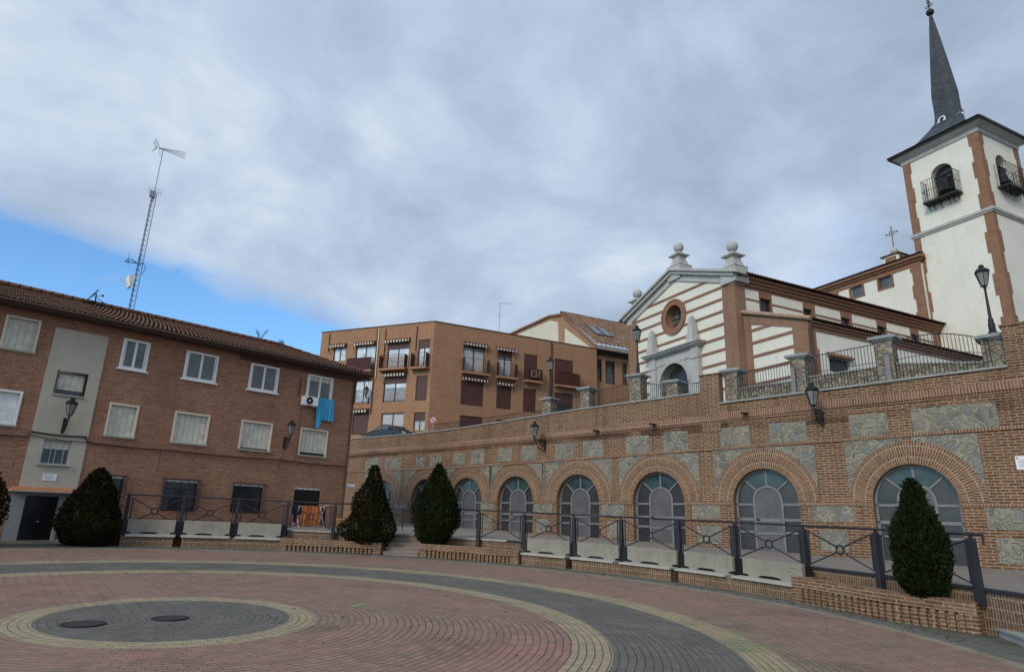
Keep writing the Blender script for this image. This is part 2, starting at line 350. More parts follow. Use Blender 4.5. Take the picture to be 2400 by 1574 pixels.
def slate_mat():
    m = plain('slate', (.052, .058, .068), .55, var=.35, scale=1.2, bs=0, streak=.25); t = m.node_tree; b = t.nodes['Principled BSDF']; old = b.inputs['Base Color'].links[0].from_socket
    tc = N(t, 'ShaderNodeTexCoord'); s2 = N(t, 'ShaderNodeSeparateXYZ'); t.links.new(tc.outputs['Object'], s2.inputs[0])
    row = mth(t, 'DIVIDE', s2.outputs[2], .24); fz = mth(t, 'FRACT', row); h = mth(t, 'ADD', s2.outputs[0], s2.outputs[1]); q = mth(t, 'ADD', mth(t, 'DIVIDE', h, .3), mth(t, 'MULTIPLY', mth(t, 'MODULO', mth(t, 'FLOOR', row), 2.), .5))
    wn = N(t, 'ShaderNodeTexWhiteNoise', noise_dimensions='2D'); cv = N(t, 'ShaderNodeCombineXYZ'); t.links.new(mth(t, 'FLOOR', row), cv.inputs[0]); t.links.new(mth(t, 'FLOOR', q), cv.inputs[1]); t.links.new(cv.outputs[0], wn.inputs['Vector'])
    col = mixc(t, 1, old, ramp(t, wn.outputs[0], (0, .72), (1, 1.3)), 'MULTIPLY'); col = mixc(t, ramp(t, fz, (.0, .8), (.14, 0.)), col, (.012, .013, .015))
    t.links.new(col, b.inputs['Base Color']); bump(t, b, fz, .5, .03); return m
M['slate'] = slate_mat()
M['cream_tile'] = plain('weathered_verge_tile', (.40, .27, .19), .9, var=.4, scale=2.5)
M['soil'] = plain('dark_soil', (.045, .036, .026), .95, var=.4, scale=6)
M['trunk'] = plain('bark', (.06, .045, .035), .9, var=.4, scale=8)
M['leaf_green'] = leaf('conifer_green', (.009, .014, .005), (.017, .026, .008), (.030, .042, .013))
M['leaf_brown'] = leaf('conifer_brownish', (.010, .011, .005), (.019, .020, .008), (.062, .040, .018))
M['asphalt'] = plain('asphalt', (.06, .06, .06), .9, var=.25, scale=.6)
M['earth'] = plain('earth', (.16, .13, .10), .95, var=.3, scale=.1)
M['lamp_glass'] = glassy('lamp_glass', (.20, .205, .20), .2, .5)
M['car_paint'] = plain('dark_car_paint', (.018, .020, .024), .38, .0, var=.1, bs=0, spec=.4)
M['tyre'] = plain('tyre_rubber', (.015, .015, .016), .85, bs=.1)
M['blue_cloth'] = plain('blue_cloth', (.06, .36, .60), .9, var=.2, scale=6)
M['orange_cloth'] = plain('orange_cloth', (.50, .15, .04), .9, var=.15, scale=8)
M['purple_cloth'] = plain('purple_cloth', (.03, .02, .05), .9, var=.2)
M['tin'] = plain('galvanised_metal', (.35, .36, .38), .45, .6, var=.2, bs=.03)
M['sign_red'] = plain('sign_red', (.42, .03, .035), .5, var=.08, bs=0)
M['sign_blue'] = plain('sign_pale', (.45, .47, .55), .5, var=.1, bs=0)
M['ochre'] = plain('ochre_pot', (.40, .22, .07), .8, var=.25)
M['drain'] = plain('cast_iron_cover', (.035, .03, .027), .7, .2, var=.4, scale=14, bs=.5)
M['green_paint'] = plain('green_chalk', (.22, .40, .12), .9, var=.4, scale=20)
M['print'] = plain('print_grey', (.22, .24, .35), .8, bs=0)

# ================================================================= THE SETTING
RCX, RCY = -5.86, 12.33
gz = lambda x, y: -.019 * x + .021 * y                   # the plaza falls gently to the right
tz = lambda x, y: .95 + .72 * gz(x, y)                    # the raised terrace round it
pol = lambda r, a: (RCX + r * math.cos(R(a)), RCY + r * math.sin(R(a)))
def plaza_mat():
    m, t, b = new('ring_paving'); tc = N(t, 'ShaderNodeTexCoord'); s = N(t, 'ShaderNodeSeparateXYZ'); t.links.new(tc.outputs['Object'], s.inputs[0])
    x, y = s.outputs[0], s.outputs[1]
    r = mth(t, 'SQRT', mth(t, 'ADD', mth(t, 'MULTIPLY', x, x), mth(t, 'MULTIPLY', y, y)))
    wob = noise(t, tc.outputs['Object'], .9, 3)
    r = mth(t, 'ADD', r, mth(t, 'MULTIPLY', mth(t, 'SUBTRACT', wob, .5), .05))
    C = .128
    row = mth(t, 'FLOOR', mth(t, 'DIVIDE', r, C)); fr = mth(t, 'FRACT', mth(t, 'DIVIDE', r, C))
    ang = mth(t, 'ADD', mth(t, 'DIVIDE', mth(t, 'ARCTAN2', y, x), 2 * math.pi), .5)
    cnt = mth(t, 'MAXIMUM', mth(t, 'ROUND', mth(t, 'DIVIDE', mth(t, 'MULTIPLY', row, 2 * math.pi * C), .235)), 6.)
    q = mth(t, 'ADD', mth(t, 'MULTIPLY', ang, cnt), mth(t, 'MULTIPLY', mth(t, 'MODULO', row, 2.), .5))
    fa = mth(t, 'FRACT', q); ia = mth(t, 'FLOOR', q)
    jr = ramp(t, mth(t, 'ABSOLUTE', mth(t, 'SUBTRACT', fr, .5)), (.40, 0.), (.475, 1.))
    ja = ramp(t, mth(t, 'ABSOLUTE', mth(t, 'SUBTRACT', fa, .5)), (.455, 0.), (.487, 1.))
    wn = N(t, 'ShaderNodeTexWhiteNoise', noise_dimensions='2D'); cv = N(t, 'ShaderNodeCombineXYZ'); t.links.new(row, cv.inputs[0]); t.links.new(ia, cv.inputs[1]); t.links.new(cv.outputs[0], wn.inputs['Vector'])
    big = noise(t, tc.outputs['Object'], .22, 6, .6); mid = noise(t, tc.outputs['Object'], 1.6, 6, .65, .3); gr = noise(t, tc.outputs['Object'], 40, 3, .6)
    red = ramp(t, mth(t, 'ADD', mth(t, 'MULTIPLY', big, .7), mth(t, 'MULTIPLY', wn.outputs[0], .10)), (.30, (.25, .175, .128)), (.46, (.30, .178, .135)), (.64, (.37, .172, .138)))
    yel = (.36, .295, .185); gry = (.138, .132, .114); blk = (.03, .03, .03)
    def step(e): return mth(t, 'GREATER_THAN', r, e)
    col = mixc(t, step(2.008), gry, yel); col = mixc(t, step(2.475), col, red); col = mixc(t, step(7.058), col, yel)
    col = mixc(t, step(7.709), col, gry); col = mixc(t, step(9.808), col, yel); col = mixc(t, step(10.52), col, red)
    col = mixc(t, step(14.55), col, (.30, .25, .175)); col = mixc(t, step(14.85), col, (.16, .155, .14))
    col = mixc(t, 1, col, ramp(t, wn.outputs[0], (0., .89), (1., 1.08)), 'MULTIPLY')
    col = mixc(t, 1, col, ramp(t, mid, (.25, .74), (.72, 1.14)), 'MULTIPLY')
    worn = ramp(t, mid, (.52, 0.), (.72, .55)); col = mixc(t, mth(t, 'MULTIPLY', worn, mth(t, 'LESS_THAN', r, 14.5)), col, (.20, .165, .145))
    gum = N(t, 'ShaderNodeTexVoronoi'); gum.inputs['Scale'].default_value = 1.7; t.links.new(tc.outputs['Object'], gum.inputs[0])
    col = mixc(t, mth(t, 'MULTIPLY', ramp(t, gum.outputs['Distance'], (.035, 1.), (.07, 0.)), .6), col, (.05, .045, .04))
    damp = noise(t, tc.outputs['Object'], .55, 8, .7, .6); col = mixc(t, ramp(t, damp, (.55, 0.), (.70, .55)), col, (.085, .07, .058))
    joint = mth(t, 'MAXIMUM', jr, mth(t, 'MULTIPLY', ja, mth(t, 'MULTIPLY_ADD', mth(t, 'LESS_THAN', r, 2.6), .35, .6)))
    jv = mth(t, 'MULTIPLY', joint, ramp(t, noise(t, tc.outputs['Object'], .8, 4), (.35, .35), (.6, .95)))
    jc = mixc(t, ramp(t, noise(t, tc.outputs['Object'], 2.3, 4), (.5, 0.), (.66, 1.)), (.04, .034, .028), (.045, .06, .022))
    col = mixc(t, jv, col, jc)
    moss = mth(t, 'MULTIPLY', ramp(t, mth(t, 'ABSOLUTE', mth(t, 'SUBTRACT', r, 10.3)), (.1, 1.), (.9, 0.)), ramp(t, mid, (.5, 0.), (.64, .5)))
    col = mixc(t, moss, col, (.20, .26, .09))
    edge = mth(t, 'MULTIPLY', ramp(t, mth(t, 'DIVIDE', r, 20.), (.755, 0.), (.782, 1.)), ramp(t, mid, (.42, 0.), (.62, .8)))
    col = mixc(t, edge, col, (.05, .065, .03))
    t.links.new(col, b.inputs['Base Color']); b.inputs['Roughness'].default_value = .8; b.inputs['Specular IOR Level'].default_value = .3
    bump(t, b, mth(t, 'ADD', mth(t, 'MULTIPLY', jv, -1.), mth(t, 'MULTIPLY', gr, .25)), .5, .02)
    return m
mb = MB(org=(RCX, RCY, gz(RCX, RCY)))
for i in range(64):
    a, b_ = 360 * i / 64, 360 * (i + 1) / 64
    for r0, r1 in ((0, 20), (20, 70)):
        ps = [pol(r0, a), pol(r1, a), pol(r1, b_), pol(r0, b_)] if r0 else [pol(0, 0), pol(r1, a), pol(r1, b_)]
        mb.face([(x, y, gz(x, y)) for x, y in ps])
o = mb.build('plaza_ground', plaza_mat()); o.location = (RCX, RCY, gz(RCX, RCY)); tag(o, kind='structure')
mb = MB(); mb.face([(-1500, -1500, -2.6), (1500, -1500, -2.6), (1500, 1500, -2.6), (-1500, 1500, -2.6)]); tag(mb.build('ground', M['earth']), kind='structure')
# ---- terrace: top sheet, upright brick face with a kerb on top
def frange(a, b, st):
    n = max(1, int(abs(b - a) / st + .5)); return [a + (b - a) * i / n for i in range(n + 1)]
TR = 16.75
tp = [pol(TR, a) for a in frange(-6, 87.2, 3)] + [pol(17.25, 87.2), pol(17.25, 81.4)][:0]
mb = MB()
out = [(-25., 34.), (-14., 60.), (10., 60.), (40., 30.), (30., -5.)]
ring1 = [pol(TR, a) for a in frange(-6, 81.4, 3)]; ring2 = [pol(17.3, 81.4), pol(17.3, 87.2)]; ring3 = [pol(TR, a) for a in frange(87.2, 123.6, 3)]
inner = ring1 + ring2 + ring3
poly = inner + [(-18., 28.3), (-25., 36.), (-14., 62.), (20., 62.), (45., 30.), (35., 5.)]
mb.face([(x, y, tz(x, y)) for x, y in poly], [(x, y) for x, y in poly])
tag(mb.build('terrace', M['floor']), kind='structure')
mb = MB(); kb = MB(); sb = MB()
u = 0
for p, q in zip(inner, inner[1:] + [(-18., 28.3)]):
    L = math.hypot(q[0] - p[0], q[1] - p[1])
    stp = p in ring2 and q in ring2
    h0, h1 = tz(*p) - .03, tz(*q) - .03
    if not stp: mb.face([(*p, gz(*p) - .1), (*q, gz(*q) - .1), (*q, h1), (*p, h0)], [(0, u), (0, u + L), (h1 - gz(*q), u + L), (h0 - gz(*p), u)])
    ins = lambda w, d: (w[0] - (w[0] - RCX) / math.hypot(w[0] - RCX, w[1] - RCY) * d, w[1] - (w[1] - RCY) / math.hypot(w[0] - RCX, w[1] - RCY) * d)
    k = kb if p[0] > .5 else sb
    k.hexa([(*ins(p, .05), h0), (*ins(q, .05), h1), (*ins(q, -.25), h1), (*ins(p, -.25), h0)], [(*ins(p, .05), h0 + .06), (*ins(q, .05), h1 + .06), (*ins(q, -.25), h1 + .06), (*ins(p, -.25), h0 + .06)])
    u += L
tw = thing('terrace_wall', 'low brick wall of upright bricks holding up the curved terrace', 'wall')
mb.build('brick_face', M['plinth_brick'], tw); kb.build('steel_edging', M['steel'], tw); sb.build('stone_edging', M['seat'], tw)

# ---- stairs
def steps(name, label, P, n, d, w, th, rise, mat, z0):
    """P front left corner, d run per step; th direction of the front edge"""
    t = thing(name, label, 'stairs', (P[0], P[1], z0), th)
    for i in range(n):
        b = MB(); b.box(0, w, d * i, d * n + .6, rise * i - (.3 if i == 0 else 0), rise * (i + 1) - .05); b.box(-.02, w + .02, d * i - .03, d * n + .6, rise * (i + 1) - .049, rise * (i + 1))
        b.build('step', mat, t)
    return t
pa, pb = pol(15.75, 87.0), pol(15.75, 81.6)
th = math.degrees(math.atan2(pb[1] - pa[1], pb[0] - pa[0])); zg = gz(*pa) - .02
steps('stairs', 'worn stone steps up between the two far conifers', pa, 5, .33, math.dist(pa, pb), th, .158, plain('worn_step_stone', (.26, .21, .18), .9, var=.3, scale=1.5), zg)
steps('stairs', 'grey stone steps at the right edge beside the brick planter', (10.80, 15.42), 4, .42, 6, -106, .19, M['capstone'], gz(10.7, 14.5))

# ---- planters
def planter(label, pts, h, ends=(1, 1), group=None):
    c = pts[len(pts) // 2]; t = thing('brick_planter', label, 'planter', (*c, gz(*c)), 0, 'brick planters round the plaza'); o = (*c, gz(*c))
    wb, cb, eb = MB(org=o), MB(org=o), MB(org=o); u = 0
    def nrm(i):
        a, b = pts[max(i - 1, 0)], pts[min(i + 1, len(pts) - 1)]; dx, dy = b[0] - a[0], b[1] - a[1]; L = math.hypot(dx, dy); n = (-dy / L, dx / L)
        if n[0] * (pts[i][0] - RCX) + n[1] * (pts[i][1] - RCY) < 0: n = (-n[0], -n[1])
        return n
    off = lambda i, d: (pts[i][0] + nrm(i)[0] * d, pts[i][1] + nrm(i)[1] * d)
    cz = h - .25
    for i in range(len(pts) - 1):
        L = math.dist(pts[i], pts[i + 1]); z0, z1 = gz(*pts[i]), gz(*pts[i + 1])
        def slab(b, d0, d1, lo, hi):
            A, B, C, D = off(i, d0), off(i + 1, d0), off(i + 1, d1), off(i, d1)
            b.face([(*A, z0 + lo), (*B, z1 + lo), (*B, z1 + hi), (*A, z0 + hi)], [(u, lo), (u + L, lo), (u + L, hi), (u, hi)])
            b.face([(*A, z0 + hi), (*B, z1 + hi), (*C, z1 + hi), (*D, z0 + hi)], [(u, 0), (u + L, 0), (u + L, d1 - d0), (u, d1 - d0)])
            b.face([(*D, z0 + lo), (*C, z1 + lo), (*C, z1 + hi), (*D, z0 + hi)], [(u, lo), (u + L, lo), (u + L, hi), (u, hi)])
            b.face([(*A, z0 + lo), (*B, z1 + lo), (*C, z1 + lo), (*D, z0 + lo)], [(u, 0), (u + L, 0), (u + L, d1 - d0), (u, d1 - d0)])
        slab(wb, .10, .34, -.1, cz + .01); slab(cb, 0, .36, cz, h)
        n = max(1, round(L / .20))
        for k in range(n):                                      # projecting brick teeth under the coping
            f0, f1 = (k + .08) / n, (k + .64) / n; rr = []
            for f, d in ((f0, .015), (f1, .015), (f1, .1), (f0, .1)):
                a, b2 = off(i, d), off(i + 1, d); rr.append((a[0] + (b2[0] - a[0]) * f, a[1] + (b2[1] - a[1]) * f))
            eb.hexa([(*p, gz(*p) - .1 if q < 2 else gz(*p) - .1) for q, p in enumerate(rr)], [(*p, gz(*p) + cz) for p in rr])
        u += L
    for i in ((0,) if ends[0] else ()) + ((len(pts) - 1,) if ends[1] else ()):   # side walls running back to the terrace
        A, B = off(i, .02), off(i, 1.5); z0, z1 = gz(*A), gz(*B); tx = (pts[1][0] - pts[0][0], pts[1][1] - pts[0][1]) if i == 0 else (pts[-2][0] - pts[-1][0], pts[-2][1] - pts[-1][1])
        q = math.hypot(*tx); e = (tx[0] / q * .24, tx[1] / q * .24)
        wb.hexa([(*A, z0 - .1), (*B, z1 - .1), (B[0] + e[0], B[1] + e[1], z1 - .1), (A[0] + e[0], A[1] + e[1], z0 - .1)],
                [(*A, z0 + h - .005), (*B, z1 + h - .005), (B[0] + e[0], B[1] + e[1], z1 + h - .005), (A[0] + e[0], A[1] + e[1], z0 + h - .005)])
    so_ = MB(org=o); ps = [off(i, .3) for i in range(len(pts))] + [off(i, 1.5) for i in range(len(pts) - 1, -1, -1)]
    so_.face([(x, y, gz(x, y) + h - .14) for x, y in ps])
    wb.build('wall', M['planter_brick'], t); cb.build('coping', M['planter_brick'], t); eb.build('brick_teeth', M['planter_brick'], t); so_.build('soil', M['soil'], t)
    return t
planter('low brick planter left of the worn steps, with toothed bricks', [pol(15.6, a) for a in frange(102.3, 87.3, 2)], .47)
planter('low brick planter right of the worn steps, with toothed bricks', [pol(15.6, a) for a in frange(81.3, 65.9, 2)], .52)
planter('taller mossy brick planter at right round the green conifer', [pol(15.6, 26.6), pol(15.6, 23), pol(15.6, 19.4), (9.17, 16.59), (9.75, 15.85), (10.32, 15.08)], .66)

# ---- benches: brick base, stone seat, concrete back with low dark slots
def arcbox(b, r0, r1, a0, a1, f0, f1, n=6):
    A = [a0 + (a1 - a0) * i / n for i in range(n + 1)]
    for i in range(n):
        a, c = A[i], A[i + 1]; p = [pol(r0, a), pol(r0, c), pol(r1, c), pol(r1, a)]; u0, u1 = R(a) * 16, R(c) * 16
        lo = [gz(*q) + f0 for q in p]; hi = [gz(*q) + f1 for q in p]
        b.face([(*p[0], lo[0]), (*p[1], lo[1]), (*p[1], hi[1]), (*p[0], hi[0])], [(f0, u0), (f0, u1), (f1, u1), (f1, u0)])
        b.face([(*p[3], lo[3]), (*p[2], lo[2]), (*p[2], hi[2]), (*p[3], hi[3])], [(f0, u0), (f0, u1), (f1, u1), (f1, u0)])
        b.face([(*p[k], hi[k]) for k in range(4)], [(0, u0), (0, u1), (r1 - r0, u1), (r1 - r0, u0)])
        b.face([(*p[k], lo[k]) for k in range(4)], [(0, u0), (0, u1), (r1 - r0, u1), (r1 - r0, u0)])
        for k, l, e in ((0, 3, i == 0), (1, 2, i == n - 1)):
            if e: b.face([(*p[k], lo[k]), (*p[l], lo[l]), (*p[l], hi[l]), (*p[k], hi[k])])
benches = [(65.8, 59.0, 65.8, 59.0, 'concrete backed bench nearest the worn steps, right of the middle planter'), (58.2, 51.7, 58.0, 51.3, 'second concrete backed bench right of the middle planter'),
           (50.8, 43.4, 51.3, 43.5, 'third concrete backed bench right of the middle planter'), (42.7, 35.8, 42.4, 35.3, 'fourth concrete backed bench, just left of the one touching the tall planter'),
           (34.9, 27.0, 35.3, 26.7, 'concrete backed bench touching the tall mossy planter'),
           (122.7, 116.5, 123.2, 116.7, 'concrete backed bench beside the broad conifer at left'), (115.8, 109.4, 115.6, 109.1, 'concrete backed bench with scrawls, middle of the left three'),
           (108.7, 102.4, 109.1, 102.4, 'concrete backed bench touching the far left planter')]
for a0, a1, b0, b1, lab in benches:
    c = pol(16.1, (a0 + a1) / 2); org = (*c, gz(*c)); t = thing('stone_bench', lab, 'bench', org, 0, 'concrete benches round the plaza')
    b = MB(org=org); arcbox(b, 15.85, 16.6, b0, b1, -.1, .37, 8); b.build('brick_base', M['plinth_brick'], t)
    b = MB(org=org); arcbox(b, 15.76, 16.3, a0, a1, .372, .442, 8); b.build('seat', M['seat'], t)
    b = MB(org=org); n = 44; d = (a1 - a0); s0 = a0 + d * .03; dd = d * .94
    for i in range(n):
        f = (i + .5) / n; slot = 0
        for c0, hw in ((.0, .10), (.45, .2), (1.0, .1)):
            if abs(f - c0) < hw: slot = max(slot, .085 * math.sqrt(max(0, 1 - ((f - c0) / hw) ** 4)))
        arcbox(b, 16.30, 16.44, s0 + dd * i / n, s0 + dd * (i + 1) / n, .43 + slot, .985, 1)
    b.build('back_panel', M['concrete'], t)
    b = MB(org=org); arcbox(b, 16.445, 16.5, a0 + .5, a1 - .5, .37, .93, 4); b.build('slot_shade_sheet', M['door'], t)  # black sheet stands in for the shade behind the slots and gaps

# faint marks painted on some of the backs
def on_panel(a, z, d=.0): x, y = pol(16.293 - d, a); return (x, y, gz(x, y) + z)
sc_ = MB()
for loop in ([(113.4, .80), (113.1, .86), (112.8, .88), (112.5, .82), (112.7, .72), (113.1, .68), (113.35, .74), (113.0, .80)], [(112.3, .86), (112.0, .9), (111.7, .84), (111.9, .78), (112.2, .74), (111.8, .70), (111.4, .74)], [(111.3, .88), (111.0, .74)], [(113.6, .66), (113.2, .64), (112.6, .66)]):
    sc_.path([on_panel(a, z) for a, z in loop], .008, 4)
tag(sc_.build('scrawl', M['faint_paint']), 'pale looping scrawl on the middle bench back of the left three', 'graffiti')
for k, (a0, a1) in enumerate(((60.3, 59.9), (52.9, 52.4), (45.0, 44.4), (37.4, 36.8), (28.9, 28.2))):
    pm = MB(); w = a1 - a0
    pm.path([on_panel(a0 + w * q, z) for q, z in ((1, .86), (0, .86), (0, .77), (.8, .77), (1, .73), (.9, .66), (0, .66))], .013, 4)
    tag(pm.build('painted_mark', M['faint_paint']), ('pale painted mark on the bench back beside the middle planter', 'pale painted mark on the second bench back from the middle planter', 'pale painted mark on the third bench back from the middle planter', 'pale painted mark on the fourth bench back from the middle planter', 'pale painted mark on the bench back touching the tall planter')[k], 'graffiti')
# handrail across the head of the steps
hx, hy = -6.9, 33.6; t = thing('handrail', 'thin dark handrail on the terrace behind the worn steps', 'railing', (hx, hy, tz(hx, hy))); b = MB()
b.tube((0, 0, 1.05), (3.4, .3, 1.0), .03, 6); [b.tube((0, 0, z), (3.4, .3, z - .05), .014, 5) for z in (.28, .5, .75)]; b.build('rails', M['steel'], t); b = MB(); [b.tube((x, x * .09, 0), (x, x * .09, 1.03), .028, 6) for x in (.05, 1.7, 3.35)]; b.build('uprights', M['steel'], t)
# ---- railings round the terrace
def railing(label, posts, e0, e1, low=False):
    c = pol(16.6, posts[len(posts) // 2]); org = (*c, gz(*c)); t = thing('terrace_railing', label, 'railing', org)
    H = lambda a: tz(*pol(16.6, a)) + 1.18
    pt = lambda a, z, r=16.6: (*pol(r, a), z)
    for a in posts:
        p = pol(16.6, a); b = MB(org=org); c, s = math.cos(R(a)), math.sin(R(a)); rr = []
        b.hexa(*[[(p[0] + c * dx * k - s * dy * k, p[1] + s * dx * k + c * dy * k, z) for dx, dy in ((-.072, -.068), (.072, -.068), (.072, .068), (-.072, .068))] for z, k in ((gz(*p) + (.62 if a < 30 else .5 if 94 < a < 103 or 65 < a < 75 else .38), 1.15), (H(a) - .09, .95))])
        b.box(p[0] - .03, p[0] + .03, p[1] - .03, p[1] + .03, H(a) - .1, H(a) - .01)
        b.build('post', M['steel'], t)
    b = MB(org=org); A = frange(e0, e1, 2.2); b.path([pt(a, H(a)) for a in A], .032, 8)
    b.tube(pt(e1, H(e1)), pt(e1, H(e1) - .22), .025); b.build('handrail', M['steel'], t)
    for a, c in zip(posts, posts[1:]):
        b = MB(org=org); da = .55 * (1 if c > a else -1); l, r = a + da, c - da; m = (l + r) / 2
        hi, lo = lambda q: H(q) - .14, lambda q: H(q) - 1.06
        for q in (l, r): b.tube(pt(q, hi(q)), pt(q, lo(q)), .023)
        cm = (hi(m) + lo(m)) / 2; k = .045 * (r - l)
        for q, z in ((l, hi(l)), (l, lo(l)), (r, hi(r)), (r, lo(r))):
            b.tube(pt(q, z), pt(m + (k if q == r else -k), cm + (.07 if z > cm else -.07)), .021)
        P = pol(16.6, m); tx, ty = -math.sin(R(m)), math.cos(R(m)); rg = []
        rg = [(P[0] + tx * .12 * math.cos(w), P[1] + ty * .12 * math.cos(w), cm + .12 * math.sin(w)) for w in [2 * math.pi * i / 16 for i in range(17)]]
        b.path(rg, .027, 5)
        for q in (a, l), (r, c):
            b.tube(pt(q[0], hi(q[0])), pt(q[1], hi(q[1])), .012); b.tube(pt(q[0], lo(q[0])), pt(q[1], lo(q[1])), .012)
        if low:
            for dz in (.30, .20): b.path([pt(w, tz(*pol(16.6, w)) + dz) for w in frange(a, c, 2)], .012, 4)
        b.build('cross_brace', M['steel'], t)
    return t
railing('blue-grey steel railing with ringed crosses along the right side of the plaza', [73.5, 66.6, 59, 52, 43.8, 36.2, 27.5, 19.3, 9.8], 77.5, 8.7)
railing('grey steel railing along the left side of the plaza by the brick block', [122.9, 116.1, 109, 102.1, 95.3], 123.3, 93.0, True)

# ---- covers and chalk in the paving
for r, x, y, lab in ((.30, -5.84, 12.28, 'round iron drain cover at the very centre of the ring paving'), (.33, -6.82, 11.42, 'round iron cover left of the centre drain')):
    t = thing('drain_cover', lab, 'manhole cover', (x, y, gz(x, y)))
    b = MB(); n = 24; b.lathe([(0, .012), (r * .86, .012), (r * .86, .006)], 0, 0, n, False); b.build('lid', M['drain'], t)
    b = MB(); b.lathe([(r * .88, .004), (r * .88, .014), (r, .014), (r, -.02)], 0, 0, n, False); b.build('rim', M['iron'], t)

# ================================================================= THE RETAINING WALL (frame: x along it to the right, -y towards the plaza)
WR = -43.8; WO = (15.9, 25.4, 0)
wallT = thing('retaining_wall', 'long brick retaining wall with arched gates and rubble stone panels', 'wall', WO, WR)
def lin(tab, x):
    if x <= tab[0][0]: return tab[0][1]
    for (a, p), (b, q) in zip(tab, tab[1:]):
        if x <= b: return p + (q - p) * (x - a) / (b - a)
    return tab[-1][1]
CORN = [(-46, 6.95), (-24, 6.83), (4, 7.37), (12, 7.5)]; STRG = [(-46, 5.55), (-25, 5.47), (-9.4, 5.73), (3, 5.93), (12, 6.05)]
COPE = [(-46, 8.3), (-39.8, 8.18), (-31.6, 8.02), (-27.3, 8.06), (-23.3, 8.18), (-16.9, 8.42), (-12.9, 8.48), (-8.9, 8.56)]; COP2 = [(-7.9, 7.92), (3.4, 8.19)]
ARCH = [-.2, -6.05, -11.5, -16.6, -21.36, -25.7, -29.95, -35.1]; RA = 1.47; SPR = 3.33
mb = MB(); ops = []; half = []
for cx in ARCH: ops.append((cx - RA, cx + RA, .2, SPR, 0))
hs = [(cx - RA, cx + RA, SPR, SPR + 1.6) for cx in ARCH]
mb.wall(-46, 12, .2, 7.0, ops, 0, .38, skips=hs)
for cx in ARCH: mb.hole(cx, SPR, RA, cx - RA, cx + RA, SPR, SPR + 1.6, 0, 0, 180, .38, 28)
X = sorted({-46., 12., *[a for a, _ in CORN + COPE + COP2 if -46 <= a <= 12], -8.9, -7.9, 3.4})
for a, c in zip(X, X[1:]):                                       # parapet above the cornice, sloped top
    top = (lambda q: lin(COPE, q)) if c <= -8.9 else (lambda q: 9.42) if c <= -7.9 else (lambda q: lin(COP2, q)) if c <= 3.4 else (lambda q: 9.75)
    z0, z1 = top(a + 1e-6), top(c - 1e-6)
    y0 = -.03 if (-8.9 <= a < -7.9 or a >= 3.4) else 0
    mb.hexa([(a, y0, 6.6), (c, y0, 6.6), (c, .42, 6.6), (a, .42, 6.6)], [(a, y0, z0), (c, y0, z1), (c, .42, z1), (a, .42, z0)])
mb.box(-46, 12, .39, .8, .2, 6.6)
mb.build('brickwork', M['wall_brick'], wallT)
def band(nm, tab, dz0, dz1, y0, mat, x0=-46, x1=12, y1=.0):
    b = MB(); xs = sorted({x0, x1, *[a for a, _ in tab if x0 < a < x1], *([(-8.9 + i * 0) for i in range(1)] if 0 else [])})
    for a, c in zip(xs, xs[1:]):
        p, q = lin(tab, a), lin(tab, c)
        b.hexa([(a, y0, p + dz0), (c, y0, q + dz0), (c, y1, q + dz0), (a, y1, p + dz0)], [(a, y0, p + dz1), (c, y0, q + dz1), (c, y1, q + dz1), (a, y1, p + dz1)])
    for i, u_ in enumerate(b.uv): b.uv[i] = (u_[1], u_[0])       # bricks on end
    b.build(nm, mat, wallT)
band('cornice', CORN, .0, .34, -.10, M['wall_band']); band('cornice_lip', CORN, -.10, -.01, -.045, M['wall_band'])
band('string_course', STRG, -.02, .10, -.06, M['wall_band'])
for x0, x1 in zip([-46] + [c + RA for c in sorted(ARCH)], [c - RA for c in sorted(ARCH)] + [12]): band('impost_course', [(-46, 3.2), (12, 3.2)], .0, .10, -.05, M['wall_band'], x0, x1)
band('coping', COPE, .0, .07, -.07, M['capstone'], -46, -8.9, .5); band('coping', COP2, .0, .07, -.1, M['capstone'], -7.9, 3.4, .6)
band('coping', [(-9, 9.42), (-7.8, 9.42)], .0, .06, -.08, M['wall_band'], -8.96, -7.84, .5); band('coping', [(3.3, 9.75), (12, 9.75)], .0, .06, -.08, M['wall_band'], 3.34, 12, .5)
for k, cx in enumerate(ARCH):
    wd = 2.36 if k < 4 else 2.13 if k < 6 else 2.1 if k == 6 else 2.36
    b = MB()
    b.arcring(cx, SPR, RA, RA + .435, -.035, 0, 0, 180, 36)
    b.arcring(cx, SPR, RA + .437, min(wd, RA + .87), -.03, 0, 0, 180, 36); b.build('arch_ring', M['arch_brick'], wallT)
    zt = lin(STRG, cx) - .03; b = MB(); hw = wd + .0
    for sgn in (-1, 1):                                          # rubble spandrels
        ps = []
        x0, x1 = (cx - hw, cx) if sgn < 0 else (cx, cx + hw)
        n = 16; rr = RA + .875
        pts = [(cx + sgn * rr * math.cos(R(t)), SPR + rr * math.sin(R(t))) for t in [8 + 78 * i / n for i in range(n + 1)]]
        for (xa, za), (xb, zb) in zip(pts, pts[1:]):
            if abs(xa - cx) > hw: xa = cx + sgn * hw
            if min(za, zb) > zt - .02: continue
            b.face([(xa, -.014, za), (xb, -.014, zb), (xb, -.014, zt), (xa, -.014, zt)])
    b.build('stone_spandrel', M['stone'], wallT)
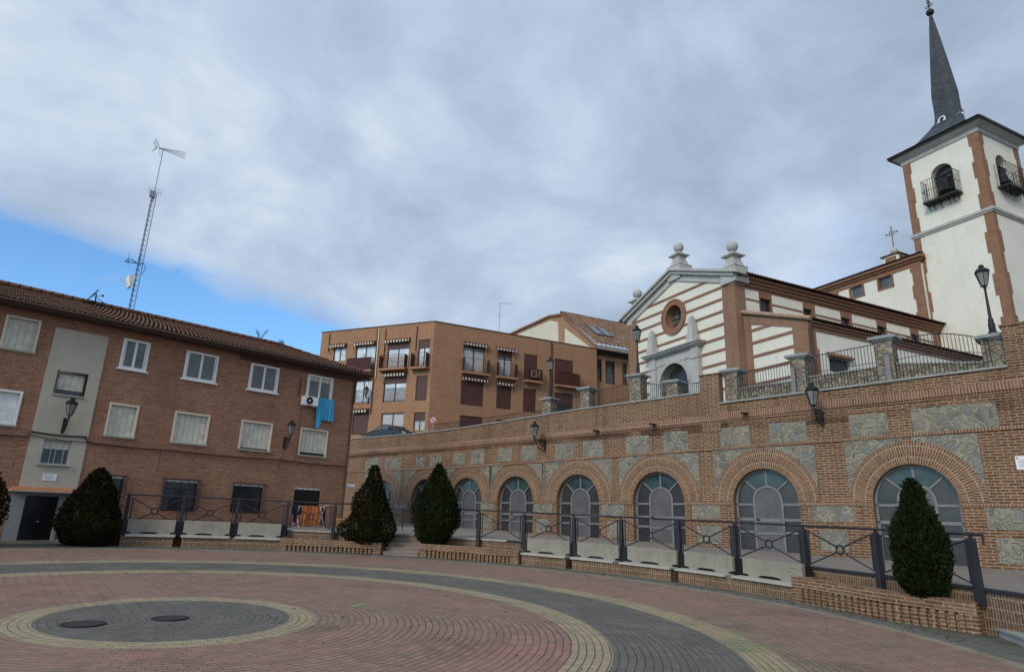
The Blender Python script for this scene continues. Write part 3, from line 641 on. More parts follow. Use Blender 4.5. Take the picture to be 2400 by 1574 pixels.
PAN = [(18.24, 16.9, 5.7, 6.57), (16.2, 14.79, 5.7, 6.62), (13.32, 11.9, 5.74, 6.68), (11.09, 9.69, 5.8, 6.76), (8.0, 6.53, 5.85, 6.77), (5.62, 3.99, 5.88, 6.8), (2.23, .79, 5.95, 6.87), (-.07, -2.83, 5.97, 6.95),
       (27.2, 26.0, 5.68, 6.45), (25.4, 24.15, 5.66, 6.52), (31.2, 30.2, 5.64, 6.38), (29.6, 28.4, 5.63, 6.43), (34.9, 32.9, 5.58, 6.42), (37.5, 35.6, 5.66, 6.5), (22.9, 21.7, 5.7, 6.52), (20.9, 19.65, 5.7, 6.56),
       (14.96, 13.5, 2.55, 3.19), (9.65, 8.2, 2.55, 3.19), (4.06, 2.44, 2.55, 3.19), (-2.0, -3.6, 2.4, 3.15), (19.8, 18.4, 2.6, 3.19), (24.3, 23.1, 2.65, 3.19), (28.4, 27.3, 2.65, 3.19), (33.3, 31.8, 2.65, 3.19),
       (14.6, 13.5, 1.5, 2.3), (9.4, 8.2, 1.45, 2.25), (3.86, 2.74, 1.4, 2.2), (-2.15, -4.2, 1.25, 2.12), (19.6, 18.6, 1.6, 2.35), (24.1, 23.2, 1.65, 2.4), (-4.4, -6.5, 2.4, 3.15)]
for a, c, z0, z1 in PAN:
    b = MB(); b.box(-a, -c, -.016, 0, z0, z1); b.build('stone_panel', M['stone'], wallT)
for k, cx in enumerate(ARCH):                                    # arched metal gates
    y = .30; base = 1.0 + [.15, .17, .33, .42, .5, .52, .6, .65][k]
    g = MB(); g.prism([(cx - RA, base - .4), (cx + RA, base - .4)] + [(cx + RA * math.cos(R(t)), SPR + RA * math.sin(R(t))) for t in range(0, 181, 6)], y + .03, y + .06)
    G = g.build('gate', M['gate_panel'], wallT)
    f = MB()
    def bar(x0, z0, x1, z1, w=.05):
        dx, dz = x1 - x0, z1 - z0; L = math.hypot(dx, dz); px, pz = -dz / L * w, dx / L * w
        f.prism([(x0 + px, z0 + pz), (x1 + px, z1 + pz), (x1 - px, z1 - pz), (x0 - px, z0 - pz)], y - .03, y + .02)
    f.arcring(cx, SPR, RA - .09, RA, y - .035, y + .02, 0, 180, 28); f.arcring(cx, SPR + .06, .58, .68, y - .04, y + .02, 0, 180, 20)
    for s in (-1, 1):
        bar(cx + s * .63, base, cx + s * .63, SPR + .06); bar(cx + s * (RA - .05), base, cx + s * (RA - .05), SPR)
        bar(cx + s * .68, SPR - .1, cx + s * RA, SPR - .1); bar(cx + s * .68, SPR - .75, cx + s * RA, SPR - .75, .06); bar(cx + s * .63, 2.0 + (base - 1.1) * .5, cx + s * RA, 2.0 + (base - 1.1) * .5)
        bar(cx + s * .66 * .72, SPR + .06 + .66 * .70, cx + s * RA * .72, SPR + RA * .70, .04)
    bar(cx, SPR + .7, cx, SPR + RA, .045); bar(cx - .6, SPR - .78, cx + .6, SPR - .78, .08); bar(cx - .6, 1.95 + (base - 1.1) * .5, cx + .6, 1.95 + (base - 1.1) * .5, .05)
    f.build('frame', M['gate'], G)
    f = MB(); f.prism([(cx + .72 * math.cos(R(t)), SPR + .06 + .72 * math.sin(R(t))) for t in range(132, 47, -6)] + [(cx + (RA - .08) * math.cos(R(t)), SPR + (RA - .08) * math.sin(R(t))) for t in range(48, 133, 6)], y + .005, y + .028)
    f.build('fanlight', M['teal'], G)
    f = MB(); f.prism([(cx - .60, base - .3), (cx + .60, base - .3)] + [(cx + .60 * math.cos(R(t)), SPR + .06 + .60 * math.sin(R(t))) for t in range(0, 181, 10)], y + .004, y + .028); f.build('door_leaf', M['door_leaf'], G)
    f = MB(); f.box(cx - .56, cx - .4, y - .06, y - .02, SPR - .8, SPR - .72); f.build('handle', M['iron'], G)
# water spouts
for u, z in ((11.5, 7.2), (15.1, 7.12), (6.6, 7.35)):
    b = MB(); b.box(-u - .12, -u + .12, -.42, 0, z - .06, z); b.box(-u - .12, -u - .09, -.42, 0, z, z + .04); b.build('water_spout', M['iron'], wallT)

def wpt(x, y, z=0):
    c, s = math.cos(R(WR)), math.sin(R(WR)); return (WO[0] + c * x - s * y, WO[1] + s * x + c * y, z)
# upper street behind the wall
mb = MB()
mb.face([wpt(-60, .5, 7.75), wpt(-8.4, .5, 7.85), wpt(-8.4, 60, 8.6), wpt(-60, 60, 8.4)]); mb.face([wpt(-8.4, .5, 7.85), wpt(14, .5, 7.95), wpt(40, 60, 8.8), wpt(-8.4, 60, 8.6)])
tag(mb.build('upper_street', M['asphalt']), kind='structure')
# stone pillars
def pillar(label, x, y, w, z0, z1, grp):
    t = thing('stone_pillar', label, 'pillar', wpt(x, y, z0), WR, grp); h = z1 - z0
    b = MB(); b.taper(0, 0, -.6, h - .28, w / 2, w / 2, w / 2 - .02, w / 2 - .02); b.build('shaft', M['pillar_stone'], t)
    b = MB(); b.taper(0, 0, h - .28, h - .2, w / 2 + .03, w / 2 + .03, w / 2 + .08, w / 2 + .08); b.taper(0, 0, h - .2, h - .09, w / 2 + .16, w / 2 + .16, w / 2 + .18, w / 2 + .18); b.taper(0, 0, h - .09, h, w / 2 + .14, w / 2 + .14, w / 2 - .1, w / 2 - .1); b.build('cap', M['capstone'], t)
    return t
PG, LG = 'stone pillars on the arched wall', 'stone pillars of the far ramp'
pillar('rubble stone pillar on the wall right beside the square brick pier', -7.55, .95, .72, 7.95, 9.8, PG)
pillar('rubble stone pillar on the wall behind the right wall lantern', -4.3, .95, .74, 8.0, 10.05, PG)
pillar('tallest rubble stone pillar on the wall, left of the arched-top railing', -.72, .95, .74, 8.05, 10.3, PG)
pillar('stone pillar against the high brick end carrying the tall street lamp', 3.0, .95, .74, 8.1, 9.72, PG)
pillar('far ramp pillar carrying the leftmost street lamp on a post', -22.25, 4.2, .74, 8.3, 10.4, LG)
pillar('plain stone pillar between the two far ramp pillars with lamps', -19.0, 4.2, .74, 8.4, 10.75, LG)
pillar('far ramp pillar with a lamp at the left edge of the church front', -15.15, 4.2, .8, 8.6, 11.12, LG)
pillar('stone pillar in front of the church portal, left of the brick pier', -12.65, 4.2, .74, 8.5, 10.43, LG)
# iron railings
def bars(label, P, grp, low=.45, sp=.13, mid=True, arch=0, nm='iron_railing'):
    """P: ((x,y,zbottom,ztop),(..)) in the wall frame"""
    (x0, y0, a0, b0), (x1, y1, a1, b1) = P; t = thing(nm, label, 'railing', wpt(x0, y0, a0), WR, grp)
    L = math.hypot(x1 - x0, y1 - y0); n = max(2, int(L / sp)); b = MB(); h = MB()
    f = lambda k: (k * (x1 - x0), k * (y1 - y0)); zb = lambda k: (a1 - a0) * k; zt = lambda k: b0 - a0 + (b1 - b0) * k + arch * math.sin(math.pi * k)
    for i in range(n + 1): k = i / n; b.tube((*f(k), zb(k)), (*f(k), zt(k)), .012, 4, cap=False)
    m = 10 if arch else 1
    for i in range(m):
        k, q = i / m, (i + 1) / m
        h.tube((*f(k), zt(k)), (*f(q), zt(q)), .022, 5); h.tube((*f(k), zb(k) + .06), (*f(q), zb(q) + .06), .018, 5)
        if mid: h.tube((*f(k), zt(k) * .55 + zb(k) * .45), (*f(q), zt(q) * .55 + zb(q) * .45), .014, 5)
    b.build('upright_bars', M['rail_iron'], t); h.build('rails', M['rail_iron'], t)
RG = 'iron railings along the top of the wall'
bars('upright iron railing between the brick pier and the next stone pillar', ((-7.2, .5, 8.02, 9.42), (-4.6, .5, 8.06, 9.66)), RG)
bars('upright iron railing between the two pillars near the right wall lantern', ((-3.95, .5, 8.08, 9.74), (-1.05, .5, 8.14, 9.90)), RG)
bars('iron railing with an arched top under the tall street lamp', ((-.35, .5, 8.16, 9.86), (2.9, .5, 8.24, 9.44)), RG, arch=.32)
for x, lab in ((-4.5, 'grey steel post in front of the stone pillar by the lantern'), (-.6, 'grey steel post in front of the tallest stone pillar')):
    t = thing('steel_post', lab, 'post', wpt(x, .45, 7.95), WR); b = MB(); b.box(-.09, .09, -.07, .07, 0, 1.42); b.build('shaft', M['gate'], t); b = MB(); b.taper(0, 0, 1.42, 1.46, .1, .08, .06, .05); b.build('top_plate', M['steel'], t)
LG2 = 'iron railings of the far ramp'
bars('long low iron railing rising along the street in front of the flats', ((-34, 3.9, 8.0, 9.4), (-22.7, 4.2, 8.3, 9.6)), LG2)
bars('iron railing in front of the grey garage door between the first two ramp pillars', ((-21.8, 4.2, 8.3, 10.1), (-19.4, 4.2, 8.4, 10.3)), LG2)
bars('iron railing left of the ramp pillar by the church front', ((-18.6, 4.2, 8.4, 10.42), (-15.6, 4.2, 8.6, 10.62)), LG2)
bars('iron railing sloping down between the last two ramp pillars', ((-14.7, 4.2, 8.5, 10.55), (-13.1, 4.2, 8.5, 10.1)), LG2)
bars('iron railing between the portal pillar and the brick pier', ((-12.2, 4.2, 8.5, 10.12), (-9.3, 4.2, 8.5, 10.08)), LG2)
bars('short dark railing behind the parked car', ((-44, 3.5, 8.0, 9.25), (-39.5, 3.5, 8.0, 9.15)), LG2)
for x0, x1, z0, z1, lab in ((-7.2, -4.7, 8.74, 8.80, 'low rubble parapet behind the railing by the brick pier'), (-3.92, -1.1, 8.90, 8.98, 'low rubble parapet behind the middle railing on the wall'), (-.34, 2.62, 9.02, 8.66, 'low rubble parapet behind the arched-top railing')):
    t = thing('stone_parapet', lab, 'parapet', wpt(x0, .88, 7.9), WR, 'rubble parapets on the wall'); L = x1 - x0
    b = MB(); b.box(0, L, -.2, .2, -.3, z0 - 7.97, None, z1 - 7.97); b.build('masonry', M['pillar_stone'], t)
    b = MB(); b.box(0, L, -.25, .25, z0 - 7.968, z0 - 7.9, z1 - 7.968, z1 - 7.9); b.build('coping', M['capstone'], t)
t = thing('utility_box', 'pale yellow-green cabinet behind the railing beside the brick pier', 'cabinet', wpt(-6.2, .75, 7.9), WR)
b = MB(); b.box(0, .62, -.06, .1, .1, .62); b.build('casing', plain('pale_green_paint', (.50, .52, .30), .6), t); b = MB(); b.box(.02, .6, -.075, -.062, .34, .36); b.build('door_seam', M['tin'], t)
# ================================================================= LEFT BRICK BLOCK (frame: x along the front to the right, -y outwards)
BO = (-17.854, 26.689, 0); BR = 45.5
def bpt(x, y, z=0):
    c, s = math.cos(R(BR)), math.sin(R(BR)); return (BO[0] + c * x - s * y, BO[1] + s * x + c * y, z)
hb = thing('brick_apartment_block', 'three storey red brick block with pale rendered stair panel and tiled roof', 'building', BO, BR)
T3 = [(1.13, 2.16), (3.79, 5.23), (6.88, 8.35), (10.02, 11.5)]
LW = [(-3.03, -2.0), (-5.7, -4.4)]
pan_ops = [(-.96, 0, 6.58, 7.5), (-.95, 0, 3.8, 4.75)]
ops = [(a, c, 8.1, 9.37) for a, c in T3 + LW] + [(a, c, 5.14, 6.47) for a, c in T3] + [(-3.4, -2.05, 5.16, 6.43), (-5.7, -4.4, 5.16, 6.43)] + [(a, c, 2.15, 3.52) for a, c in T3]
mb = MB(); mb.wall(-9, 12.93, .4, 9.75, ops, 0, .22, skips=[(-1.43, .52, .4, 9.3)])
mb.face([(12.93, 0, .4), (12.93, 9, .4), (12.93, 9, 9.75), (12.93, 0, 9.75)]); mb.face([(-9, 9, .4), (12.93, 9, .4), (12.93, 9, 9.75), (-9, 9, 9.75)]); mb.face([(-9, 0, .4), (-9, 9, .4), (-9, 9, 9.75), (-9, 0, 9.75)])
mb.build('wall', M['house_brick'], hb)
mb = MB(); mb.wall(-1.43, .52, 2.84, 9.3, pan_ops, -.03, .25)
mb.face([(-1.43, -.03, 2.84), (-1.43, .05, 2.84), (-1.43, .05, 9.3), (-1.43, -.03, 9.3)]); mb.face([(.52, -.03, 2.84), (.52, .05, 2.84), (.52, .05, 9.3), (.52, -.03, 9.3)]); mb.face([(-1.43, -.03, 9.3), (.52, -.03, 9.3), (.52, .05, 9.3), (-1.43, .05, 9.3)])
mb.build('rendered_panel', M['grey_stucco'], hb)
mb = MB(); mb.wall(-1.6, .52, .3, 2.7, [(-1.12, 0, .3, 2.56)], -.02, .3); mb.build('entrance_facing', M['grey_stone'], hb)
b = MB(); b.box(-1.12, 0, .22, .28, .3, 2.56); d = b.build('door', M['door'], hb)
b = MB(); b.box(-.62, -.59, .19, .22, .9, 2.5); b.build('door_leaf_edge', M['iron'], d); b = MB(); b.box(-.57, -.5, .14, .2, 1.56, 1.62); b.build('handle', M['tin'], d)
b = MB(); b.box(-1.72, .62, -.42, 0, 2.70, 2.74); b.build('canopy_edge', M['seat'], hb)
b = MB(); b.hexa([(-1.72, -.42, 2.742), (.62, -.42, 2.742), (.62, 0, 2.742), (-1.72, 0, 2.742)], [(-1.62, -.30, 2.86), (.52, -.30, 2.86), (.52, 0, 2.90), (-1.62, 0, 2.90)]); b.build('entrance_canopy', M['canopy'], hb)
def frame_win(par, a, c, z0, z1, y, fm, fw_=.08, proud=.04, name='window'):
    f = MB()
    for (p, q, r, s) in ((a, c, z1 - fw_, z1), (a, c, z0, z0 + fw_), (a, a + fw_, z0 + fw_, z1 - fw_), (c - fw_, c, z0 + fw_, z1 - fw_)): f.box(p, q, y - proud, y + .06, r, s)
    return f.build(name, fm, par)
def shutter_win(par, a, c, z0, z1, mat, open_=0., fm=None, y0=0):
    w = frame_win(par, a - .07, c + .07, z0 - .07, z1 + .07, y0, fm or M['cream_frame'], .085, .03)
    b = MB(); zo = z0 + (z1 - z0) * open_; b.box(a, c, .10 + y0, .13 + y0, zo, z1); b.build('shutter', mat, w)
    if open_: b = MB(); b.box(a, c, .16 + y0, .18 + y0, z0, zo + .02); b.build('pane', M['glass'], w)
    b = MB(); b.box(a - .1, c + .1, y0 - .09, y0 + .12, z0 - .045, z0 + .012); b.build('sill', M['seat'], w); return w
def sash_win(par, a, c, z0, z1, blind):
    w = frame_win(par, a - .03, c + .03, z0 - .03, z1 + .03, .0, M['white'], .095, .05)
    f = MB(); m = (a + c) / 2; f.box(m - .05, m + .05, -.03, .05, z0, z1)
    for q in (a + .08, c - .13): f.box(q, q + .05, -.02, .04, z0 + .07, z1 - .07)
    f.build('mullion', M['white'], w)
    for p, q in ((a + .08, m - .05), (m + .05, c - .08)):
        b = MB(); b.box(p, q, .03, .04, z0 + .08, z0 + (z1 - z0) * (1 - blind)); b.build('pane', M['dim'] if blind < .5 else M['glass'], w)
        if blind > 0: b = MB(); b.box(p, q, .032, .042, z0 + (z1 - z0) * (1 - blind) + .001, z1 - .08); b.build('blind', M['shutter'], w)
    b = MB(); b.box(a - .12, c + .12, -.1, .1, z0 - .1, z0 - .031); b.build('sill', M['white'], w)
for i, (a, c) in enumerate(T3): sash_win(hb, a, c, 8.1, 9.37, (0, 0, 0, .22)[i])
for i, (a, c) in enumerate(T3): shutter_win(hb, a, c, 5.14, 6.47, M['shutter'], (0, 0, .07, .12)[i])
for a, c in LW: shutter_win(hb, a, c, 8.1, 9.37, M['shutter'])
shutter_win(hb, -3.4, -2.05, 5.16, 6.43, M['white_shutter'], 0, M['white']); shutter_win(hb, -5.7, -4.4, 5.16, 6.43, M['shutter'])
shutter_win(hb, -.96, 0, 6.58, 7.5, M['shutter'], .24, M['dark_frame'], .0)
w = frame_win(hb, -.95, 0, 3.8, 4.75, .1, M['tin'], .05); b = MB(); b.box(-.9, -.05, .15, .17, 3.85, 4.4); b.build('pane', M['glass'], w)
b = MB(); b.box(-.9, -.05, .10, .14, 4.40, 4.72); b.build('shutter', M['shutter'], w); b = MB(); b.box(-1.05, .06, -.12, .1, 3.74, 3.8); b.build('sill', M['seat'], w)
b = MB(); [b.box(x, x + .04, .08, .14, 3.85, 4.42) for x in (-.66, -.5, -.22)]; b.build('mullion', M['tin'], w)
for i, (a, c) in enumerate(T3):                                  # barred ground floor windows
    w = frame_win(hb, a, c, 2.15, 3.52, .05, M['iron'], .05, .0)
    b = MB(); b.box(a + .05, c - .05, .12, .14, 2.2, 3.4); b.build('pane', M['glass'], w)
    b = MB(); b.box(a + .02, c - .02, .03, .06, 3.40, 3.52); b.build('awning_box', M['awning'], w)
    if i == 3: continue
    g = MB(); n = int((c - a + .2) / .1)
    for k in range(n + 1): x = a - .1 + (c - a + .2) * k / n; g.tube((x, -.18, 2.2), (x, -.18, 3.5), .012, 4, cap=False); g.tube((x, -.18, 3.5), (x, .02, 3.56), .012, 4, cap=False)
    for z in (2.2, 2.65, 3.1, 3.5): g.tube((a - .1, -.18, z), (c + .1, -.18, z), .016, 4)
    g.tube((a - .1, -.18, 2.3), (a - .1, 0, 2.3), .016, 4); g.tube((c + .1, -.18, 2.3), (c + .1, 0, 2.3), .016, 4)
    if i < 2:
        for k in range(n): x = a - .1 + (c - a + .2) * (k + .5) / n; g.tube((x, -.17, 2.2), (x, -.17, 3.4), .009, 4, cap=False)
    g.build('window_grille', M['iron'], w)
b = MB(); b.box(9.95, 10.0, -.5, 0, 2.15, 2.2) if 0 else b.box(10.02, 11.5, .08, .11, 2.3, 3.4); b.build('dark_blind', M['door'], hb)
# roof: eaves, tiled slopes, gutter
b = MB(); b.box(-9.6, 13.6, -.72, 9.6, 9.74, 9.90); b.build('eaves', M['eave'], hb)
b = MB(); b.tube((-9.6, -.76, 9.86), (13.62, -.76, 9.86), .07, 8); b.tube((13.62, -.76, 9.86), (13.62, 3, 9.86), .07, 8); b.build('gutter', M['eave'], hb)
b = MB(); b.box(6.3, 12.93, -.12, 0, 9.5, 9.74); b.build('cornice_board', M['eave'], hb)
b = MB(); b.path([(12.86, -.08, 9.75), (12.86, -.08, 1.5)], .05, 8); b.path([(9.60, -.05, 9.1), (9.60, -.05, 8.2)], .03); b.build('downpipe', M['eave'], hb)
def slope(b, e0, e1, r0, r1, w=.24, h=.36, amp=.045):
    """corrugated tile slope between eave e0-e1 and ridge r0-r1"""
    e0, e1, r0, r1 = map(Vector, (e0, e1, r0, r1)); L = (e1 - e0).length; Sl = ((r0 + r1) / 2 - (e0 + e1) / 2).length
    n = (e1 - e0).cross(r0 - e0 if (r0 - e0).length > .01 else r1 - e0).normalized()
    if n.z < 0: n = -n
    nu, nv = max(1, round(L / w)), max(1, round(Sl / h)); rows = []; k = 6; vv = []
    for j in range(nv):
        for dv, lift in ((0, .035), (.999, 0)):
            v = (j + dv) / nv; row = []
            for i in range(nu * k + 1):
                u = i / (nu * k); p = (e0 * (1 - u) + e1 * u) * (1 - v) + (r0 * (1 - u) + r1 * u) * v
                q = p + n * (amp * abs(math.sin(math.pi * i / k)) * 1.6 + lift); row.append(tuple(q))
            rows.append(row); vv.append((j + dv * .98) * h)
    b.grid(rows, False, False, lambda a, c: (c * w / k + .001, vv[a] + .002))
b = MB(); slope(b, (-9.6, -.75, 9.92), (13.65, -.75, 9.92), (-9.6, 4.5, 11.75), (10.6, 4.5, 11.75), .2, .36, .02); slope(b, (13.65, -.75, 9.92), (13.65, 9.7, 9.92), (10.6, 4.5, 11.85), (10.6, 4.6, 11.85))
slope(b, (13.65, 9.7, 9.92), (-9.6, 9.7, 9.92), (10.6, 4.5, 11.85), (-9.6, 4.5, 11.85), .5, .8); b.build('tiled_roof', M['tile_old'], hb)
b = MB(); [b.tube((-9.6 + .42 * i, 4.5, 11.86), (-9.6 + .42 * i + .44, 4.5, 11.87), .12, 8, .10) for i in range(48)]; b.build('ridge_tiles', M['tile_old'], hb)
# cables along the front
def sag(pts, r, b):
    o = []
    for (x0, z0), (x1, z1) in zip(pts, pts[1:]):
        for i in range(6): k = i / 6; o.append((x0 + (x1 - x0) * k, -.07, z0 + (z1 - z0) * k - .05 * math.sin(math.pi * k)))
    o.append((pts[-1][0], -.07, pts[-1][1])); b.path(o, r, 5)
b = MB(); sag([(-9, 4.72), (-1.5, 4.78), (-1.48, 5.0), (.44, 4.99), (.55, 4.78), (3.8, 4.76), (8.9, 4.78), (12.93, 4.76)], .035, b); sag([(-1.45, 4.86), (.5, 4.78)], .015, b); sag([(9.1, 4.78), (9.15, 5.3)], .018, b); sag([(9.75, 4.8), (9.85, 5.2), (9.85, 7.7)], .015, b); sag([(3.4, 4.7), (3.4, 3.7)], .012, b); sag([(9.0, 4.7), (8.95, 4.0)], .015, b)
b.build('cables', M['eave'], hb)
def signplate(name, label, cat, loc, rz, w, h, mat, lines=5, crest=True):
    t = thing(name, label, cat, loc, rz); b = MB(); b.box(-w / 2, w / 2, -.02, 0, 0, h); b.build('plate', mat, t)
    b = MB(); rr = random.Random(3)
    for i in range(lines): z = h * (.72 - .62 * i / lines); b.box(-w * .36, w * (.36 - .2 * rr.random()), -.0215, -.0205, z, z + h * .035)
    if crest: b.lathe([(0, 0)], 0, 0, 4) if 0 else b.box(-w * .46, -w * .36, -.0215, -.0205, h * .78, h * .92)
    b.build('printed_lines', M['print'], t)
signplate('notice_board', 'white printed notice on the rendered panel above the black door', 'sign', bpt(-.5, -.03, 3.16), BR, .46, .27, M['white'])
t = thing('house_number', 'small dark plate on the grey facing right of the black door', 'plate', bpt(.21, -.03, 2.24), BR); b = MB(); b.box(-.07, .07, -.02, 0, 0, .18); b.build('plate', M['iron'], t); b = MB(); b.box(-.03, .03, -.025, -.021, .03, .15); b.build('raised_centre', M['dark_frame'], t)
signplate('notice_board', 'white printed notice on the brickwork at the right edge', 'sign', wpt(3.42, -.02, 4.48), WR, .6, .47, M['white'], 6)
t = thing('street_sign', 'small white plate sticking out past the corner of the brick block', 'sign', bpt(12.95, -.05, 3.70), BR); b = MB(); b.box(0, .55, -.02, .01, 0, .14); b.build('plate', M['white'], t); b = MB(); b.box(.03, .52, -.022, -.021, .02, .03); b.build('border_line', M['print'], t)
# air conditioner, hanging cloth
t = thing('air_conditioner', 'white air conditioner under the top right window of the brick block', 'air conditioner', bpt(10.15, -.02, 7.7), BR)
b = MB(); b.box(-.42, .42, -.36, -.05, 0, .45); b.build('casing', M['white'], t)
b = MB(); b.ring((-.08, -.365, .225), .185, .012); b.tube((-.08, -.362, .225), (-.08, -.368, .225), .185, 20); b.build('fan_guard', M['iron'], t); b = MB(); b.tube((-.08, -.37, .225), (-.08, -.385, .225), .05, 12); b.build('fan_hub', M['white'], t)
b = MB(); [b.box(x - .02, x + .02, -.36, 0, -.05, -.01) for x in (-.3, .3)]; b.build('bracket', M['white'], t)
def cloth(name, label, cat, loc, rz, w, prof, mat, n=26, y=-.16):
    t = MB(); rows = []
    for k in range(9):
        row = []
        for i in range(n + 1):
            u = i / n; d = prof(u) * k / 8; row.append((w * u, y - .035 * math.sin(u * 31 + k * .25) * (.4 + .6 * k / 8) - .02 * math.sin(u * 9), -d))
        rows.append(row)
    t.grid(rows); t.grid([[(x, yy + .012, z) for x, yy, z in r] for r in rows]); o = t.build(name, mat); o.location = loc; o.rotation_euler = (0, 0, R(rz)); return tag(o, label, cat)
cloth('hanging_cloth', 'bright blue cloth hanging below the top right window', 'cloth', bpt(10.62, -.02, 8.2), BR, 1.02, lambda u: 1.62 if u < .34 else 1.16, M['blue_cloth'])
# ---- lanterns
def lantern(par, z, s=1., dy=0.):
    """six-sided lantern, its foot at z"""
    b = MB(fr=(0., 0., dy)); b.lathe([(.05 * s, z), (.10 * s, z + .04 * s), (.13 * s, z + .06 * s)], 0, 0, 6, False); b.lathe([(.27 * s, z + .62 * s), (.29 * s, z + .66 * s), (.29 * s, z + .70 * s), (.20 * s, z + .80 * s), (.10 * s, z + .86 * s), (.10 * s, z + .92 * s), (.12 * s, z + .94 * s), (.06 * s, z + .98 * s), (0, z + 1.03 * s)], 0, 0, 6, False)
    for k in range(6):
        a = math.pi * k / 3; b.tube((.125 * s * math.cos(a), .125 * s * math.sin(a), z + .06 * s), (.262 * s * math.cos(a), .262 * s * math.sin(a), z + .63 * s), .014 * s, 4)
    L = b.build('lantern_frame', M['iron'], par); b = MB(fr=(0., 0., dy)); b.lathe([(.115 * s, z + .06 * s), (.245 * s, z + .62 * s)], 0, 0, 6, False); b.build('lamp_glass', M['lamp_glass'], L)
    b = MB(fr=(0., 0., dy)); b.tube((0, 0, z + .08 * s), (0, 0, z + .3 * s), .05 * s, 8); b.build('bulb', M['white'], L)
def postlamp(label, loc, h, s):
    t = thing('street_lamp', label, 'street lamp', loc, 0, 'post lamps on the stone pillars'); b = MB()
    k = h - 1.0 * s
    b.lathe([(.17, 0), (.17, .08), (.12, .12), (.115, k * .22), (.085, k * .26), (.10, k * .30), (.06, k * .34), (.045, k * .75), (.035, k * .94), (.07, k * .955), (.035, k * .97), (.05, k)], 0, 0, 10); b.build('post', M['iron'], t)
    b = MB(); b.tube((-.18 * s, 0, k - .02), (.18 * s, 0, k - .02), .014, 5); b.build('ladder_bar', M['iron'], t); lantern(t, k, s)
postlamp('leftmost street lamp, on the far ramp pillar before the flats', wpt(-22.25, 4.2, 10.4), 2.9, 1.0)
postlamp('street lamp on a pillar at the left edge of the church front', wpt(-15.15, 4.2, 11.12), 3.15, 1.05)
postlamp('tall street lamp before the church tower at the right', wpt(3.05, .9, 9.72), 2.9, .95)
def walllamp(label, loc, rz, proj, s=1., drop=.55):
    t = thing('wall_lantern', label, 'wall lamp', loc, rz, 'wall lanterns on scrolled brackets'); b = MB()
    b.box(-.05, .05, -.04, 0, -drop, .12); b.tube((0, 0, 0), (0, -proj, .03), .028, 6)
    pts = [(0, -.03 - proj * .85 * math.sin(w) ** 1, -drop + drop * .95 * (1 - math.cos(w))) for w in [math.pi / 2 * i / 8 for i in range(9)]]; b.path(pts, .024, 5)
    for c, q, r in ((-.36, -.2, .11), (-.62, -.1, .07), (-.16, -.3, .08)): b.ring((0, c * proj, q * drop / .55), r * drop / .55, .018, 'x', 12, 5)
    b.tube((0, -proj, -.06), (0, -proj, .14), .035, 6); b.build('bracket', M['iron'], t)
    lantern(t, .12, s, -proj); return t
walllamp('black wall lantern on the long wall just below the rubble stone pillars', wpt(-3.25, 0, 7.10), WR, 1.05, 1.02, .6)
walllamp('black wall lantern on the long wall between the fourth and fifth gates from right', wpt(-19.0, 0, 6.78), WR, 1.0, .95, .6)
walllamp('black wall lantern on the red brick between the right windows', bpt(9.15, 0, 5.85), BR, .55, .8, .5)
walllamp('wall lantern on the pale rendered panel over its window', bpt(-.42, -.03, 5.55), BR, .62, .78, .5)
# ---- aerials on the roof
t = thing('antenna_mast', 'tall guyed lattice mast with aerials on the brick block roof', 'antenna', bpt(2.2, 4.4, 11.7), BR); b = MB()
for k in range(3):
    a = 2 * math.pi * k / 3; b.tube((.14 * math.cos(a), .14 * math.sin(a), 0), (.13 * math.cos(a), .13 * math.sin(a), 6.8), .017, 4)
    for i in range(24):
        a2 = a + 2 * math.pi / 3 * (1 if i % 2 else 1); b.tube((.14 * math.cos(a), .14 * math.sin(a), i * .28), (.14 * math.cos(a2), .14 * math.sin(a2), i * .28 + .28), .009, 3, cap=False)
b.build('lattice', M['rail_iron'], t); b = MB(); b.tube((0, 0, 6.3), (0, 0, 9.4), .03, 6); b.build('pole', M['tin'], t)
b = MB()
for dz, dy in ((0, 0), (.14, .05), (-.14, -.05)):
    b.tube((-.2, dy, 9.45 + dz * .3), (1.15, dy, 9.6 + dz * 1.5), .014, 4)
    for i in range(9): x = .1 + i * .12; b.tube((x, dy - .14, 9.48 + (x + .2) * (.11 + dz * .9)), (x, dy + .14, 9.48 + (x + .2) * (.11 + dz * .9)), .008, 3)
for z in (0, .1, .2, .3, -.1, -.2, -.3): b.tube((-.28 - abs(z) * .6, -.22, 9.5 + z), (-.28 - abs(z) * .6, .22, 9.5 + z), .012, 4)
b.tube((-.5, -.2, 9.82), (-.24, -.2, 9.4), .012, 4); b.tube((-.5, .2, 9.82), (-.24, .2, 9.4), .012, 4); b.tube((-.24, -.2, 9.4), (-.02, .2, 9.05), .012, 4)
b.build('television_aerial', M['tin'], t)
b = MB(); b.box(-.22, .05, -.16, .0, 6.5, 6.85); b.build('amplifier_box', M['tin'], t); b = MB(); [b.tube((-.3 + .12 * i, -.1, 6.6), (-.3 + .12 * i, -.1, 7.1), .008, 3) for i in range(6)]; b.tube((-.35, -.1, 6.85), (.35, -.1, 6.85), .01, 3); b.build('small_aerial', M['tin'], t)
b = MB(); b.tube((-.7, -.1, 2.6), (.1, -.1, 2.72), .025, 5); b.path([(-.7, -.1, 2.6), (-.62, -.1, 2.75), (-.4, -.1, 2.8), (-.2, -.1, 2.7)], .02); [b.tube((-.55 + .5 * i, -.1, 2.45), (-.6 + .5 * i, -.1, 3.1), .012, 4) for i in range(2)]; b.path([(.15, 0, 2.8), (.3, 0, 2.6), (.2, 0, 2.2)], .015); b.build('lower_aerial', M['iron'], t)
